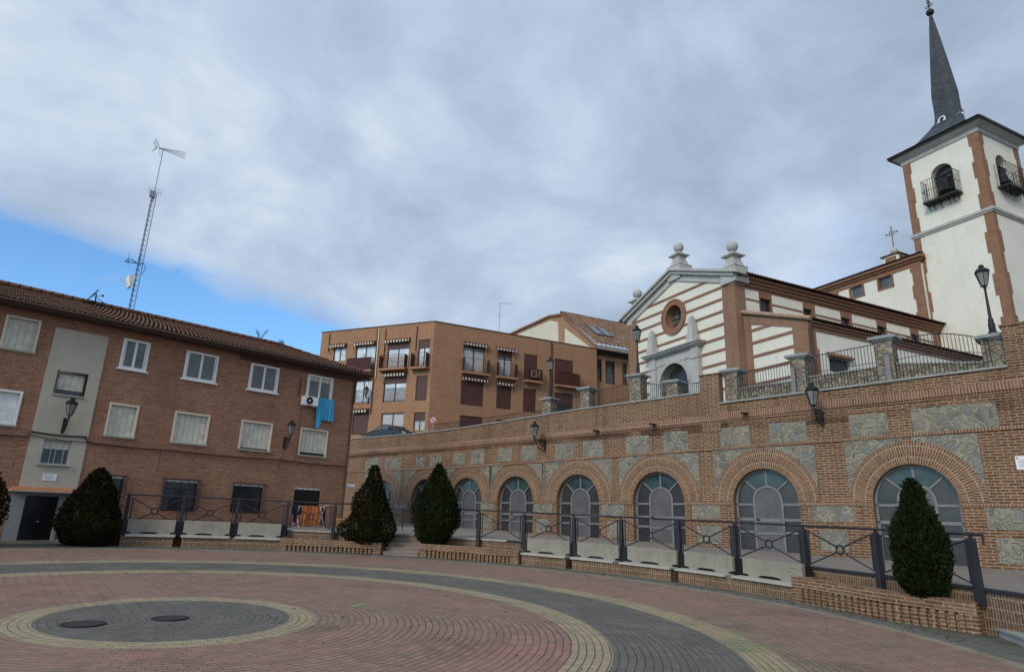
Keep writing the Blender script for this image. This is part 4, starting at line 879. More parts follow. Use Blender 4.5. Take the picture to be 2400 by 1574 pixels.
b = MB(); b.taper(-.3, -.1, 1.3, 1.9, .05, .28, .16, .28); b.tube((-.3, -.1, 1.4), (-.75, -.1, 1.62), .02, 5); b.build('panel_dish', M['white'], t)
t = thing('satellite_dish', 'dark satellite dish seen edge-on left of the tall mast', 'satellite dish', bpt(.62, 4.3, 11.85), BR); b = MB()
rows = [[Vector((-.12 + .5 * rr * .0 + (rr * rr) * -.16, rr * .48 * math.cos(q), .5 + rr * .48 * math.sin(q))) for q in [2 * math.pi * i / 20 for i in range(20)]] for rr in (.02, .35, .7, 1)]
rows = [[(p.x * .8 + (p.z - .5) * .5, p.y, .45 + (p.z - .5) * .85 + p.x * .5) for p in r] for r in rows]; b.grid(rows, True); b.build('dish', M['iron'], t)
b = MB(); b.tube((0, 0, -.2), (-.05, 0, .45), .03); b.tube((.05, 0, .2), (.45, -.1, .0), .02); b.tube((-.1, 0, .25), (.22, 0, .42), .015); b.box(.2, .28, -.04, .04, .38, .46); b.build('arm', M['iron'], t)
for k, (x, hh, lab) in enumerate(((9.1, .75, 'dry weed growing from the roof ridge, the taller of two'), (10.4, .4, 'low dry weed on the roof ridge near its right end'))):
    t = thing('roof_weed', lab, 'plant', bpt(x, 4.5, 11.85), BR); b = MB(); rr = random.Random(k)
    for i in range(16):
        a, l = rr.uniform(0, 6.28), hh * rr.uniform(.4, 1); p = (l * .35 * math.cos(a), l * .35 * math.sin(a), l * .6); q = (l * .6 * math.cos(a + .3), l * .6 * math.sin(a + .3), l); b.tube((0, 0, 0), p, .009, 3); b.tube(p, q, .007, 3); b.tube(p, (p[0] * 1.2 + .08, p[1], l * .95), .006, 3)
    b.build('stems', M['trunk'], t)
# ---- drying rack on the terrace
rx, ry = bpt(10.35, -1.05)[:2]; rz = tz(rx, ry)
t = thing('drying_rack', 'folding white clothes rack on the terrace under the right barred window', 'clothes rack', (rx, ry, rz), BR); b = MB()
for x in (-.62, .75):
    for s in (-1, 1): b.tube((x, s * .3, 0), (x, -s * .22, .98), .014, 5)
for i in range(6): y = -.24 + .095 * i; b.tube((-.62, y, .97), (.75, y, .97), .008, 4)
b.path([(.75, 0, .97), (1.0, .05, 1.08), (1.12, .05, 1.0)], .012); b.build('tube_frame', M['white'], t)
o = cloth('towel', 'orange towel spread over the front of the clothes rack', 'towel', (rx, ry, rz + 1.0), BR, .98, lambda u: .93, M['orange_cloth'], 20, -.27); o.location = Vector((rx, ry, rz + 1.0)) + Vector(bpt(-.52, 0)) - Vector(bpt(0, 0))
o = cloth('dark_garment', 'dark purple garment hanging left of the orange towel', 'garment', (0, 0, 0), BR, .2, lambda u: .85, M['purple_cloth'], 8, -.1); o.location = Vector((rx, ry, rz + 1.05)) + Vector(bpt(-.85, 0)) - Vector(bpt(0, 0))
o = cloth('dark_garment', 'dark garment hanging right of the orange towel', 'garment', (0, 0, 0), BR, .22, lambda u: .9, M['purple_cloth'], 8, -.1); o.location = Vector((rx, ry, rz + 1.0)) + Vector(bpt(.72, .1)) - Vector(bpt(0, 0))
px, py = -8.2, 33.3
t = thing('plant_pot', 'ochre pot half hidden by the far left conifer', 'pot', (px, py, tz(px, py))); b = MB(); b.lathe([(.16, 0), (.26, .38), (.29, .4), (.29, .46), (.22, .46)], 0, 0, 14); b.build('pot', M['ochre'], t); b = MB(); b.lathe([(0, .40), (.24, .40)], 0, 0, 14); b.build('soil', M['soil'], t)

# ================================================================= CHURCH (frame: front on y=0 facing -y, nave runs along +y, right side on x=0)
CO = (14.41, 39.451, 0); CR = -64.
ch = thing('church', 'white church with brick bands, gabled front, round window and stone portal', 'church', CO, CR)
mb = MB(); OX, OZ = -5.95, 16.83
mb.wall(-11.4, 0, 7.5, 18.2, [(-7.45, -4.45, 7.5, 11.8, 0)], 0, .5, skips=[(OX - 1.4, OX + 1.4, 15.5, 18.2), (-7.45, -4.45, 11.8, 13.4)])
mb.hole(OX, OZ, 1.1, OX - 1.4, OX + 1.4, 15.5, 18.2, 0, 0, 360, .7, 32, 1.1); mb.hole(-5.95, 11.8, 1.5, -7.45, -4.45, 11.8, 13.4, 0, 0, 180, .5, 20)
mb.face([(-11.4, 0, 18.2), (0, 0, 18.2), (-5.7, 0, 20.2)]); mb.face([(-11.4, 0, 7.5), (-11.4, 22, 7.5), (-11.4, 22, 18.2), (-11.4, 0, 18.2)])
mb.build('front_wall', M['stucco'], ch)
SW = [(2.26 + 4 * i - (.03 * i), 3.26 + 4 * i - .03 * i, 16.0, 16.95) for i in range(5)]
mb = MB(); f = MB(fr=(R(90), 0, 0)); f.wall(0, 21.9, 7.5, 18.15, SW, 0, .3); f.build('side_wall', M['trim_brick'], ch)   # turned so that it faces +x
for i, (a, c, z0, z1) in enumerate(SW):
    b = MB(fr=(R(90), 0, 0)); b.box(a, c, .25, .3, z0, z1); w = b.build('window', M['glass'], ch)
    b = MB(fr=(R(90), 0, 0)); [b.tube((a + .12 * k, .08, z0), (a + .12 * k, .08, z1), .012, 4, cap=False) for k in range(1, 9)]; b.build('window_bars', M['iron'], w)
for a, c in ((.82, 2.1), (3.36, 6.28), (7.55, 10.1), (11.4, 14.04), (15.28, 17.98), (19.15, 20.8)):
    for z0, z1 in ((16.70, 17.32), (15.2, 16.53)):
        b = MB(fr=(R(90), 0, 0)); b.box(a, c, -.035, 0, z0, z1); b.build('stucco_panel', M['stucco'], ch)
    b = MB(fr=(R(90), 0, 0)); b.box(a, c, -.05, 0, 16.56, 16.68); b.build('brick_band', M['trim_brick'], ch)
def cornice_steps(b, pts):
    for (y0, z0, z1) in pts: b.box(0, 21.9, y0, .0, z0, z1)
b = MB(fr=(R(90), 0, 0)); cornice_steps(b, ((-.12, 17.55, 17.75), (-.25, 17.752, 17.95), (-.4, 17.952, 18.1))); b.build('side_cornice', M['trim_brick'], ch)
# corner piers, brick bands
for x0, x1 in ((-1.06, .07), (-11.46, -10.4)):
    b = MB(); b.box(x0, x1, -.07, .85, 7.5, 17.62); b.build('corner_pier', M['church_brick'], ch)
for z in (18.42, 17.60, 16.78, 15.93, 15.05, 14.16, 13.34, 12.46, 11.6, 10.75):
    dx = max(0, (z - 17.7) / .36) ; L, Rr = -10.4 + max(0, dx - .95), -1.06 - max(0, dx - .95)
    gaps = []
    if abs(z - OZ) < 1.28: q = math.sqrt(1.28 ** 2 - (z - OZ) ** 2); gaps = [(OX - q, OX + q)]
    if z < 14.1: gaps = [(-8.5, -3.28)]
    xs = [L] + [v for g in gaps for v in g] + [Rr]
    b = MB()
    for a, c in zip(xs[::2], xs[1::2]): b.box(a, c, -.05, 0, z - .085, z + .085)
    b.build('brick_band', M['trim_brick'], ch)
# raking stone cornice
for nm, d0, d1, yo in (('gable_frieze', .0, .62, -.12), ('gable_cornice', .50, .80, -.38), ('gable_cap', .74, .92, -.55)):
    b = MB(); e = {'gable_frieze': 0, 'gable_cornice': .3, 'gable_cap': .75}[nm]; k = .355
    for s in (-1, 1):
        xa, xb = -5.7, -5.7 + s * (5.72 + e); za, zb = 19.55, 17.50 - e * k
        b.prism([(xa, za + d0), (xb, zb + d0), (xb, zb + d1), (xa, za + d1)], yo, .35)
    b.build(nm, M['granite'], ch)
b = MB(); b.box(-.45, .12, -.10, .8, 17.5, 18.15); b.box(-11.5, -10.9, -.10, .8, 17.5, 18.15); b.build('cornice_return', M['granite'], ch)
# round window
b = MB(); b.arcring(OX, OZ, .88, 1.31, -.10, .1, 0, 360, 40); b.arcring(OX, OZ, 1.18, 1.33, -.14, -.05, 0, 360, 40)
for i in range(40):
    a, c = R(9 * i), R(9 * i + 9); b.face([(OX + .9 * math.cos(a), -.02, OZ + .9 * math.sin(a)), (OX + .9 * math.cos(c), -.02, OZ + .9 * math.sin(c)), (OX + .84 * math.cos(c), .62, OZ + .84 * math.sin(c)), (OX + .84 * math.cos(a), .62, OZ + .84 * math.sin(a))])
w = b.build('round_window', M['trim_brick'], ch)
b = MB(); b.prism([(OX + .86 * math.cos(R(t)), OZ + .86 * math.sin(R(t))) for t in range(0, 360, 12)], .55, .58); b.build('pane', M['dim'], w)
b = MB(); b.box(OX - .03, OX + .03, .5, .55, OZ - .85, OZ + .85); [b.box(OX - .8, OX + .8, .5, .55, OZ + d - .015, OZ + d + .015) for d in (-.4, 0, .4)]; b.build('glazing_bars', M['iron'], w)
# portal
b = MB(); b.wall(-8.5, -3.28, 7.5, 14.03, [(-7.45, -4.45, 7.5, 11.8, 0)], -.28, .28, skips=[(-7.45, -4.45, 11.8, 13.4)]); b.hole(-5.95, 11.8, 1.5, -7.45, -4.45, 11.8, 13.4, -.28, 0, 180, .28, 20)
for x in (-8.5, -3.28): b.face([(x, -.28, 7.5), (x, 0, 7.5), (x, 0, 14.03), (x, -.28, 14.03)])
for x0, x1 in ((-8.5, -7.78), (-4.0, -3.28)): b.box(x0, x1, -.40, -.281, 7.5, 13.2); b.box(x0 - .06, x1 + .06, -.46, -.281, 13.2, 13.36); b.box(x0, x1, -.40, -.281, 13.362, 14.03)
b.box(-7.78, -4.0, -.33, -.281, 13.36, 13.44); P = b.build('portal', M['granite'], ch)
b = MB(); b.arcring(-5.95, 11.8, 1.5, 1.72, -.34, -.28, 0, 180, 24); b.build('archivolt', M['granite'], P)
b = MB(); b.box(-8.75, -3.05, -.52, 0, 14.03, 14.12); b.box(-8.9, -2.9, -.68, 0, 14.122, 14.24); b.box(-9.02, -2.8, -.8, 0, 14.242, 14.34); b.build('entablature', M['granite'], P)
for x in (-8.1, -3.72):
    b = MB(); b.taper(x, -.38, 14.34, 14.85, .36, .30, .33, .28); b.taper(x, -.38, 14.85, 16.1, .30, .26, .16, .15); b.taper(x, -.38, 16.1, 16.32, .16, .15, .02, .02); b.build('obelisk', M['granite'], P)
b = MB(); b.box(-7.45, -4.45, .4, .45, 7.5, 13.3); b.build('doorway', M['glass'], P)
b = MB(); [b.tube((x, -.05, 8.5), (x, -.05, 11.8 + math.sqrt(max(.01, 1.48 ** 2 - (x + 5.95) ** 2))), .025, 5) for x in [-7.35 + .2 * i for i in range(15)]]; b.tube((-7.45, -.05, 11.4), (-4.45, -.05, 11.4), .03); b.build('gate_bars', M['iron'], P)
# finials
for x, z, y in ((-5.55, 20.05, .35), (-.28, 18.1, .35), (-11.0, 18.1, .6)):
    b = MB(); b.taper(x, y, z - .5, z + .60, .66, .60, .66, .60); b.taper(x, y, z + .60, z + .66, .70, .64, .66, .60); b.taper(x, y, z + .66, z + .98, .50, .46, .44, .42); b.taper(x, y, z + .98, z + 1.38, .38, .38, .33, .33)
    b.taper(x, y, z + 1.38, z + 1.46, .40, .40, .56, .56); b.taper(x, y, z + 1.46, z + 1.54, .58, .58, .56, .56); b.taper(x, y, z + 1.54, z + 1.78, .32, .32, .24, .24)
    f = b.build('finial', M['granite'], ch); b = MB(); b.lathe([(.14, z + 1.76), (.14, z + 1.86)] + [(.38 * math.cos(R(t)), z + 2.2 + .38 * math.sin(R(t))) for t in range(-65, 91, 10)], x, y, 20); b.build('stone_ball', M['granite'], f)
# nave roof
b = MB(); slope(b, (.62, .4, 18.12), (.62, 21.9, 18.12), (-5.7, .4, 20.35), (-5.7, 21.9, 20.35), .26, .4, .06); slope(b, (-11.9, 21.9, 18.1), (-11.9, .4, 18.1), (-5.7, 21.9, 20.35), (-5.7, .4, 20.35), .5, .8); b.build('nave_roof', M['tile_dark'], ch)
# side aisle
AX0, AW, AY = 0, 4.78, .6
mb = MB(); mb.face([(0, AY, 7.5), (AW, AY, 7.5), (AW, AY, 13.75), (0, AY, 15.35)]); mb.build('aisle_front', M['stucco'], ch)
b = MB(); b.box(.02, .62, AY - .06, AY, 7.5, 15.2); b.box(3.72, AW + .05, AY - .06, AY + .02, 7.5, 13.75); b.hexa([(0, AY - .07, 14.85), (AW + .05, AY - .07, 13.35), (AW + .05, AY, 13.35), (0, AY, 14.85)], [(0, AY - .07, 15.45), (AW + .05, AY - .07, 13.8), (AW + .05, AY, 13.8), (0, AY, 15.45)]); b.build('aisle_brick_frame', M['church_brick'], ch)
for z, r in ((14.22, 2.45), (13.40, 3.72), (12.52, 3.72), (11.62, 3.72), (10.75, 3.72)):
    b = MB(); b.box(.62, r, AY - .05, AY, z - .085, z + .085); b.build('brick_band', M['trim_brick'], ch)
AO = [(2.08, 3.9, 11.0, 11.85), (9.4, 11.6, 11.2, 12.4), (15.5, 16.6, 11.6, 12.6)]
f = MB(fr=(R(90), AW, 0)); f.wall(AY, 21.9, 7.5, 13.3, [o for o in AO], 0, .3); f.build('aisle_side', M['stucco'], ch)
f = MB(fr=(R(90), AW, 0)); f.box(AY, 21.9, -.06, .0, 13.28, 13.5); f.box(AY, 21.9, -.16, 0, 13.502, 13.66); f.box(AY, 21.9, -.28, 0, 13.662, 13.76); f.box(AY - .06, 1.12, -.05, 0, 7.5, 13.28); f.box(1.12, 1.28, -.05, 0, 7.5, 12.2); f.build('aisle_side_brick', M['trim_brick'], ch)
for i, (a, c, z0, z1) in enumerate(AO):
    b = MB(fr=(R(90), AW, 0)); b.box(a, c, .2, .25, z0, z1); w = b.build('window', M['glass'], ch)
    b = MB(fr=(R(90), AW, 0)); b.hexa([(a - .15, -.25, z1 + .02), (c + .15, -.25, z1 + .02), (c + .15, 0, z1 + .02), (a - .15, 0, z1 + .02)], [(a - .15, -.25, z1 + .1), (c + .15, -.25, z1 + .1), (c + .15, 0, z1 + .3), (a - .15, 0, z1 + .3)]) if i == 0 else b.box(a - .08, c + .08, -.03, 0, z1, z1 + .12); b.build('window_hood', M['trim_brick'], w)
    b = MB(fr=(R(90), AW, 0)); [b.tube((a + .14 * k, .05, z0), (a + .14 * k, .05, z1), .014, 4, cap=False) for k in range(1, int((c - a) / .14))]; b.build('window_bars', M['iron'], w)
b = MB(); slope(b, (AW + .42, AY - .18, 13.78), (AW + .42, 21.9, 13.78), (0.02, AY - .18, 15.55), (0.02, 21.9, 15.55), .26, .4, .06); b.build('aisle_roof', M['tile_dark'], ch)
b = MB(); [b.tube((.05 + (AW + .3) * k / 10, AY - .16, 15.62 - 1.77 * k / 10), (.05 + (AW + .3) * (k + 1.05) / 10, AY - .16, 15.60 - 1.77 * (k + 1) / 10), .13, 8, .15) for k in range(10)]; b.build('verge_tiles', M['cream_tile'], ch)
b = MB(); b.path([(AW + .1, AY + .12, 13.5), (AW + .1, AY + .12, 8)], .06, 8); b.build('downpipe', M['eave'], ch)
# transept behind the nave
TY = 21.5
b = MB(); b.wall(-13.5, -.45, 15, 23.75, [(-6.88, -5.7, 22.5, 23.5), (-4.16, -2.98, 22.5, 23.5)], TY, .3); b.face([(-.45, TY, 15), (-.45, 24, 15), (-.45, 24, 23.75), (-.45, TY, 23.75)]); b.build('transept_wall', M['stucco'], ch)
for a, c in ((-6.88, -5.7), (-4.16, -2.98)):
    b = MB(); b.box(a, c, TY + .24, TY + .28, 22.5, 23.5); w = b.build('window', M['dim'], ch); b = MB()
    for p, q, r, s in ((a - .16, a, 22.35, 23.6), (c, c + .16, 22.35, 23.6), (a - .16, c + .16, 22.34, 22.5)): b.box(p, q, TY - .04, TY + .25, r, s)
    b.build('window_surround', M['trim_brick'], w)
b = MB(); b.box(-13.5, -.4, TY - .06, TY, 23.5, 23.9); b.box(-13.5, -.25, TY - .22, TY + .2, 23.902, 24.1); b.box(-13.5, -.05, TY - .42, TY + .2, 24.102, 24.3); b.box(-8.5, -8.1, TY - .05, TY, 22.3, 23.5); b.build('transept_cornice', M['trim_brick'], ch)
def quoin(b, x0, x1, y0, y1, z0, z1, wx, hh, sx, ext, st=0):
    """toothed corner strip: alternate long and short blocks"""
    z, i = z0, st
    while z < z1 - .01:
        e = ext if i % 2 else 0; h = min(hh, z1 - z)
        b.box(x0 - (e if sx < 0 else 0), x1 + (e if sx > 0 else 0), y0, y1, z, z + h); z += h; i += 1
b = MB(); quoin(b, -1.2, -.42, TY - .05, TY, 15, 23.5, 1, 1.15, -1, .14); b.build('corner_quoins', M['trim_brick'], ch)
b = MB(); slope(b, (-13.5, TY - .55, 24.3), (.05, TY - .55, 24.3), (-13.5, TY + 4, 26.1), (-1.5, TY + 4, 26.1), .28, .42, .06); b.build('transept_roof', M['tile_dark'], ch)
b = MB(); b.box(-4.0, -2.7, TY + .9, TY + 2.1, 24.2, 25.55); L = b.build('lantern_turret', M['trim_brick'], ch)
b = MB(); [b.box(x - .1, x + .1, y - .1, y + .1, 24.2, 25.56) for x in (-3.96, -2.74) for y in (TY + .94, TY + 2.06)]; b.box(-4.06, -2.64, TY + .84, TY + 2.16, 25.4, 25.55); b.build('turret_corners', M['stucco'], L)
b = MB(); b.box(-4.2, -2.5, TY + .7, TY + 2.3, 25.551, 25.66); b.taper(-3.35, TY + 1.5, 25.66, 25.85, .8, .75, .3, .3); b.build('turret_cap', M['tile_dark'], L)
b = MB(); b.lathe([(.3 * math.cos(R(t)), 26.12 + .3 * math.sin(R(t))) for t in range(-80, 91, 10)], -3.35, TY + 1.5, 16); b.build('turret_ball', M['granite'], L)
b = MB(); c0 = (-3.35, TY + 1.5); b.tube((*c0, 26.4), (*c0, 28.4), .045, 6); b.tube((c0[0] - .5, c0[1], 27.85), (c0[0] + .5, c0[1], 27.85), .04, 6); b.ring((c0[0], c0[1], 27.85), .24, .035); b.lathe([(0, 26.85), (.1, 26.92), (0, 27.0)], *c0, 10)
for dx, dz in ((-.5, 0), (.5, 0), (0, .55)): b.ring((c0[0] + dx, c0[1], 27.85 + dz), .07, .03)
b.build('iron_cross', M['gate'], L)

# ---- bell tower (same frame)
X0, X1, Y0, Y1 = -.83, 5.2, 21.9, 27.5; ZT = 33.3
tw = thing('bell_tower', 'white church tower with brick corners, bell openings and a slate spire', 'tower', CO, CR)
mb = MB(); OXC = 2.1; mb.wall(X0, X1, 7.5, ZT, [(OXC - .86, OXC + .86, 28.5, 30.75, 0)], Y0, .6, skips=[(OXC - .86, OXC + .86, 30.75, 31.7)]); mb.hole(OXC, 30.75, .86, OXC - .86, OXC + .86, 30.75, 31.7, Y0, 0, 180, .6, 18)
g = MB(fr=(R(90), X1, 0)); SC = 24.65; g.wall(Y0, Y1, 7.5, ZT, [(SC - .86, SC + .86, 28.5, 30.75, 0)], 0, .6, skips=[(SC - .86, SC + .86, 30.75, 31.7)]); g.hole(SC, 30.75, .86, SC - .86, SC + .86, 30.75, 31.7, 0, 0, 180, .6, 18)
mb.face([(X0, Y0, 7.5), (X0, Y1, 7.5), (X0, Y1, ZT), (X0, Y0, ZT)]); mb.face([(X0, Y1, 7.5), (X1, Y1, 7.5), (X1, Y1, ZT), (X0, Y1, ZT)])
mb.build('front_wall', M['stucco'], tw); g.build('right_wall', M['stucco'], tw)
b = MB(); b.box(X0 - .12, X1 + .12, Y0 - .12, Y1 + .12, 25.98, 26.12); b.box(X0 - .2, X1 + .2, Y0 - .2, Y1 + .2, 26.122, 26.34); b.build('string_course', M['granite'], tw)
for fr, x0, x1, y0, sx, lo, hi in ((None, X0 - .05, X0 + .5, Y0, 1, .14, .12), (None, X1 - .58, X1 + .05, Y0, -1, .2, .16), ((R(90), X1, 0), Y0, Y0 + .4, 0, 1, .2, .16), ((R(90), X1, 0), Y1 - .5, Y1 + .05, 0, -1, .15, .15)):
    b = MB(fr=fr); quoin(b, x0, x1, y0 - .05, y0, 7.5, 25.97, 1, 1.7, sx, lo); quoin(b, x0, x1, y0 - .05, y0, 26.34, ZT, 1, 1.4, sx, hi, 1); b.build('corner_quoins', M['trim_brick'], tw)
CX, CY = (X0 + X1) / 2, (Y0 + Y1) / 2; HX, HY = (X1 - X0) / 2, (Y1 - Y0) / 2
b = MB(); b.taper(CX, CY, ZT - .35, ZT, HX + .1, HY + .1, HX + .14, HY + .14); b.taper(CX, CY, ZT, ZT + .32, HX + .2, HY + .2, HX + .62, HY + .62); b.build('eaves_cornice', M['granite'], tw)
b = MB(); b.taper(CX, CY, ZT + .32, ZT + .46, HX + .80, HY + .80, HX + .82, HY + .82)
sq = lambda h, z, k=.0: [(CX - .18 + .18 * max(0, (37.2 - z) / 4) + h * sx, CY + h * sy, z) for sx, sy in ((-1, -1 + k), (-1 + k, -1), (1 - k, -1), (1, -1 + k), (1, 1 - k), (1 - k, 1), (-1 + k, 1), (-1, 1 - k))]
prof = [(HX + .80, ZT + .46, 0.02), (2.65, ZT + .92, .02), (1.95, ZT + 1.7, .02), (1.3, ZT + 2.6, .05), (.85, ZT + 3.35, .12), (.80, 37.6, .25), (.84, 39.5, .35), (.57, 43., .42), (.30, 46, .45), (.12, 47.8, .5)]
b.grid([sq(h, z, k) for h, z, k in prof], True, False); b.build('slate_spire', M['slate'], tw)
b = MB(); axx, axy = CX - .18, CY; b.lathe([(.1, 47.7), (.12, 47.85)] + [(.33 * math.cos(R(t)), 48.2 + .33 * math.sin(R(t))) for t in range(-70, 91, 12)], axx, axy, 16); sp_ = b.build('spire_ball', M['iron'], tw)
b = MB(); b.tube((axx, axy, 48.4), (axx, axy, 51.0), .05, 6); b.ring((axx, axy, 49.3), .28, .03, 'x'); b.tube((axx - .45, axy, 50.2), (axx + .45, axy, 50.2), .045); [b.ring((axx + s * .2, axy, 48.9), .12, .03) for s in (-1, 1)]; b.build('weathercock_cross', M['iron'], sp_)
b = MB(); oc = (CX - .2, CY - 1.12, ZT + 3.25); rr = [(oc[0] + .26 * math.cos(R(t)), oc[1] + .08 * (math.sin(R(t))), oc[2] + .28 * math.sin(R(t))) for t in range(-55, 236, 12)]
b.path(rr, .065, 6); b.tube(rr[0], (rr[0][0] + .2, rr[0][1] - .03, rr[0][2] - .02), .065, 6); b.tube(rr[-1], (rr[-1][0] - .2, rr[-1][1] - .03, rr[-1][2] - .02), .065, 6); b.build('omega_emblem', M['white'], tw)
b = MB(); b.lathe([(.07, 0), (.1, .3), (.3, .55)], 0, 0, 12); 
for i, p in enumerate(b.v): b.v[i] = (CX + 1.0 + p[2] * .9, CY - 1.2 + p[0], ZT + 2.9 + p[1] + p[2] * .1)
b.build('horn_loudspeaker', M['tin'], tw)
def belfry(fr, c):
    b = MB(fr=fr); b.box(c - .86, c + .86, .58, .62, 28.5, 31.7); B = b.build('bell_opening', M['glass'], tw)
    b = MB(fr=fr); b.lathe([(0, 30.55), (.12, 30.5), (.26, 30.35), (.33, 29.9), (.42, 29.45), (.58, 29.2), (.60, 29.1), (.5, 29.1)], c + .1, .2, 16); b.tube((c - .7, .2, 30.65), (c + .9, .2, 30.65), .1, 6); b.build('bell', M['iron'], B)
    b = MB(fr=fr); b.box(c - 1.35, c + 1.35, -.85, 0, 28.3, 28.42); K = b.build('balcony', M['dark_frame'], tw); b = MB(fr=fr)
    for i in range(15): b.tube((c - 1.3 + 2.6 * i / 14, -.8, 28.42), (c - 1.3 + 2.6 * i / 14, -.8, 30.35), .016, 4, cap=False)
    for s in (-1, 1):
        for i in range(5): b.tube((c + s * 1.3, -.8 + .19 * i, 28.42), (c + s * 1.3, -.8 + .19 * i, 30.35), .016, 4, cap=False)
        for z in (28.5, 29.4, 30.35): b.tube((c + s * 1.3, -.8, z), (c + s * 1.3, 0, z), .022, 4)
    for z in (28.5, 29.4, 30.35): b.tube((c - 1.3, -.8, z), (c + 1.3, -.8, z), .022, 4)
    b.build('balcony_cage', M['iron'], K); b = MB(fr=fr)
    for x in (-1.15, -.75, -.2, .45, .8, 1.15):
        b.tube((c + x, -.8, 28.3), (c + x, -.05, 27.75), .02, 4); b.tube((c + x, -.6, 28.3), (c + x, -.6, 27.85), .05, 5, .01); b.tube((c + x, -.3, 28.3), (c + x, -.3, 27.7), .05, 5, .01)
    b.build('bracket_spikes', M['iron'], K)
belfry((0, 0, Y0), OXC); belfry((R(90), X1, 0), SC)
# ================================================================= ORANGE BRICK FLATS (corner at FO; left face runs to 157 deg, right face to 26.5 deg)
FO = (-6.996, 55.561, 0); TOPZ = 19.2
fl = thing('flats', 'orange brick flats with striped awnings, maroon shutters and small balconies', 'building', FO, 0)
FL, FRr = (R(-23), 0, 0), (R(26.5), 0, 0)
def fpt(fr, x, y, z=0):
    c, s = math.cos(fr[0]), math.sin(fr[0]); return (FO[0] + c * x - s * y, FO[1] + s * x + c * y, z)
LO = [(-10.85, -9.42, 16.2, 17.55), (-8.3, -6.1, 15.05, 17.5), (-4.75, -2.5, 15.05, 17.5), (-1.5, -.35, 15.05, 17.6), (-8.0, -6.15, 12.05, 14.3), (-4.85, -2.5, 12.05, 14.3), (-1.48, -.33, 12.05, 14.28), (-7.9, -6.2, 9.2, 11.2), (-4.83, -2.5, 9.2, 11.05), (-1.46, -.33, 9.4, 11.02)]
RO = [(2.92, 5.05, 15.0, 17.5), (6.4, 7.9, 15.0, 17.5), (9.2, 10.65, 14.95, 17.55), (12.6, 14.7, 15.0, 17.55), (2.86, 5.1, 11.98, 14.15), (6.4, 7.95, 12.0, 14.1), (9.2, 10.57, 12.0, 14.2), (12.6, 14.7, 9.6, 14.2), (2.9, 5.15, 9.3, 11.03), (6.5, 7.9, 9.3, 11.0)]
b = MB(fr=FL); b.wall(-12.5, 0, 7.2, TOPZ, LO, 0, .28); b.build('left_wall', M['flat_brick'], fl)
b = MB(fr=FRr); b.wall(0, 17.5, 7.2, TOPZ, RO, 0, .28); b.face([(17.5, 0, TOPZ), (17.5, 12, TOPZ), (17.5, 12, 7.2), (17.5, 0, 7.2)]); b.build('right_wall', M['flat_brick'], fl)
b = MB(); p = [(0, 0), (17.5 * math.cos(R(26.5)), 17.5 * math.sin(R(26.5))), (10, 22), (-6, 22), (-12.5 * math.cos(R(23)), 12.5 * math.sin(R(23)))]
b.face([(x, y, TOPZ - .15) for x, y in p]); x0, y0 = p[4]; b.face([(x0, y0, 7.2), (x0 + 6, y0 + 16, 7.2), (x0 + 6, y0 + 16, TOPZ), (x0, y0, TOPZ)]); b.build('flat_roof', M['capstone'], fl)
b = MB(fr=FL); b.box(-12.55, .03, -.06, .25, TOPZ, TOPZ + .07); b.build('roof_edge', M['eave'], fl)
b = MB(fr=FRr); b.box(-.03, 17.5, -.06, .25, TOPZ + .002, TOPZ + .072); b.build('roof_edge', M['eave'], fl)
def fwin(fr, o, kind, y=.12):
    a, c, z0, z1 = o; w = MB(fr=fr); t = .06
    for p, q, r, s in ((a, a + t, z0, z1), (c - t, c, z0, z1), (a + t, c - t, z1 - t, z1), (a + t, c - t, z0, z0 + t), ((a + c) / 2 - .04, (a + c) / 2 + .04, z0 + t, z1 - t)): w.box(p, q, y - .02, y + .06, r, s)
    W_ = w.build('window', M['dark_frame'], fl); zs = z1 - (z1 - z0) * kind.get('sh', 0); a, c, z0, z1 = a + t, c - t, z0 + t, z1 - t; zs = min(zs, z1)
    if kind.get('sh'): b = MB(fr=fr); b.box(a, c, y - .06, y - .03, max(zs, z0), z1); b.build('shutter', M['red_shutter'], W_)
    if zs > z0 + .05:
        m = kind.get('m', 'dim'); zc = z0 + (zs - z0) * kind.get('cur', 0)
        if zc < zs - .02: b = MB(fr=fr); b.box(a, c, y + .025, y + .05, zc + .001, zs); b.build('pane', M[m], W_)
        if zc > z0: b = MB(fr=fr); b.box(a, c, y + .026, y + .05, z0, zc); b.build('curtain', M['curtain'], W_)
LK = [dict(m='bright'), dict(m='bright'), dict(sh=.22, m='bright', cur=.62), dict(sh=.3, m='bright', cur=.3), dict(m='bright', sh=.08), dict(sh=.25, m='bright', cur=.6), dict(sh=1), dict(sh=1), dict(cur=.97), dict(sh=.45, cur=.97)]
RK = [dict(cur=.85, sh=.04), dict(sh=.2, cur=.8), dict(sh=1), dict(sh=1), dict(sh=1), dict(sh=1), dict(sh=1), dict(sh=.25, m='glass'), dict(sh=1), dict(sh=1)]
for o_, k in zip(LO, LK): fwin(FL, o_, k)
for o_, k in zip(RO, RK): fwin(FRr, o_, k)
b = MB(fr=FRr); b.box(12.7, 14.6, .02, .05, 9.6, 12.4); b.build('garage_door', M['gate'], fl)
def awn(fr, a, c, z, d=.32):
    b = MB(fr=fr); b.hexa([(a, -d, z - .06), (c, -d, z - .06), (c, -.02, z + .1), (a, -.02, z + .1)], [(a, -d, z - .02), (c, -d, z - .02), (c, -.02, z + .16), (a, -.02, z + .16)])
    A = b.build('awning', M['maroon'], fl); w = MB(fr=fr); w.box(a, c, -d - .012, -d, z - .25, z - .03); b = MB(fr=fr)
    for x in (a, c): b.tube((x, -.03, z - .9), (x, -d, z - .05), .018, 4)
    b.build('awning_arms', M['iron'], A); w.build('striped_valance', M['stripes'], A)
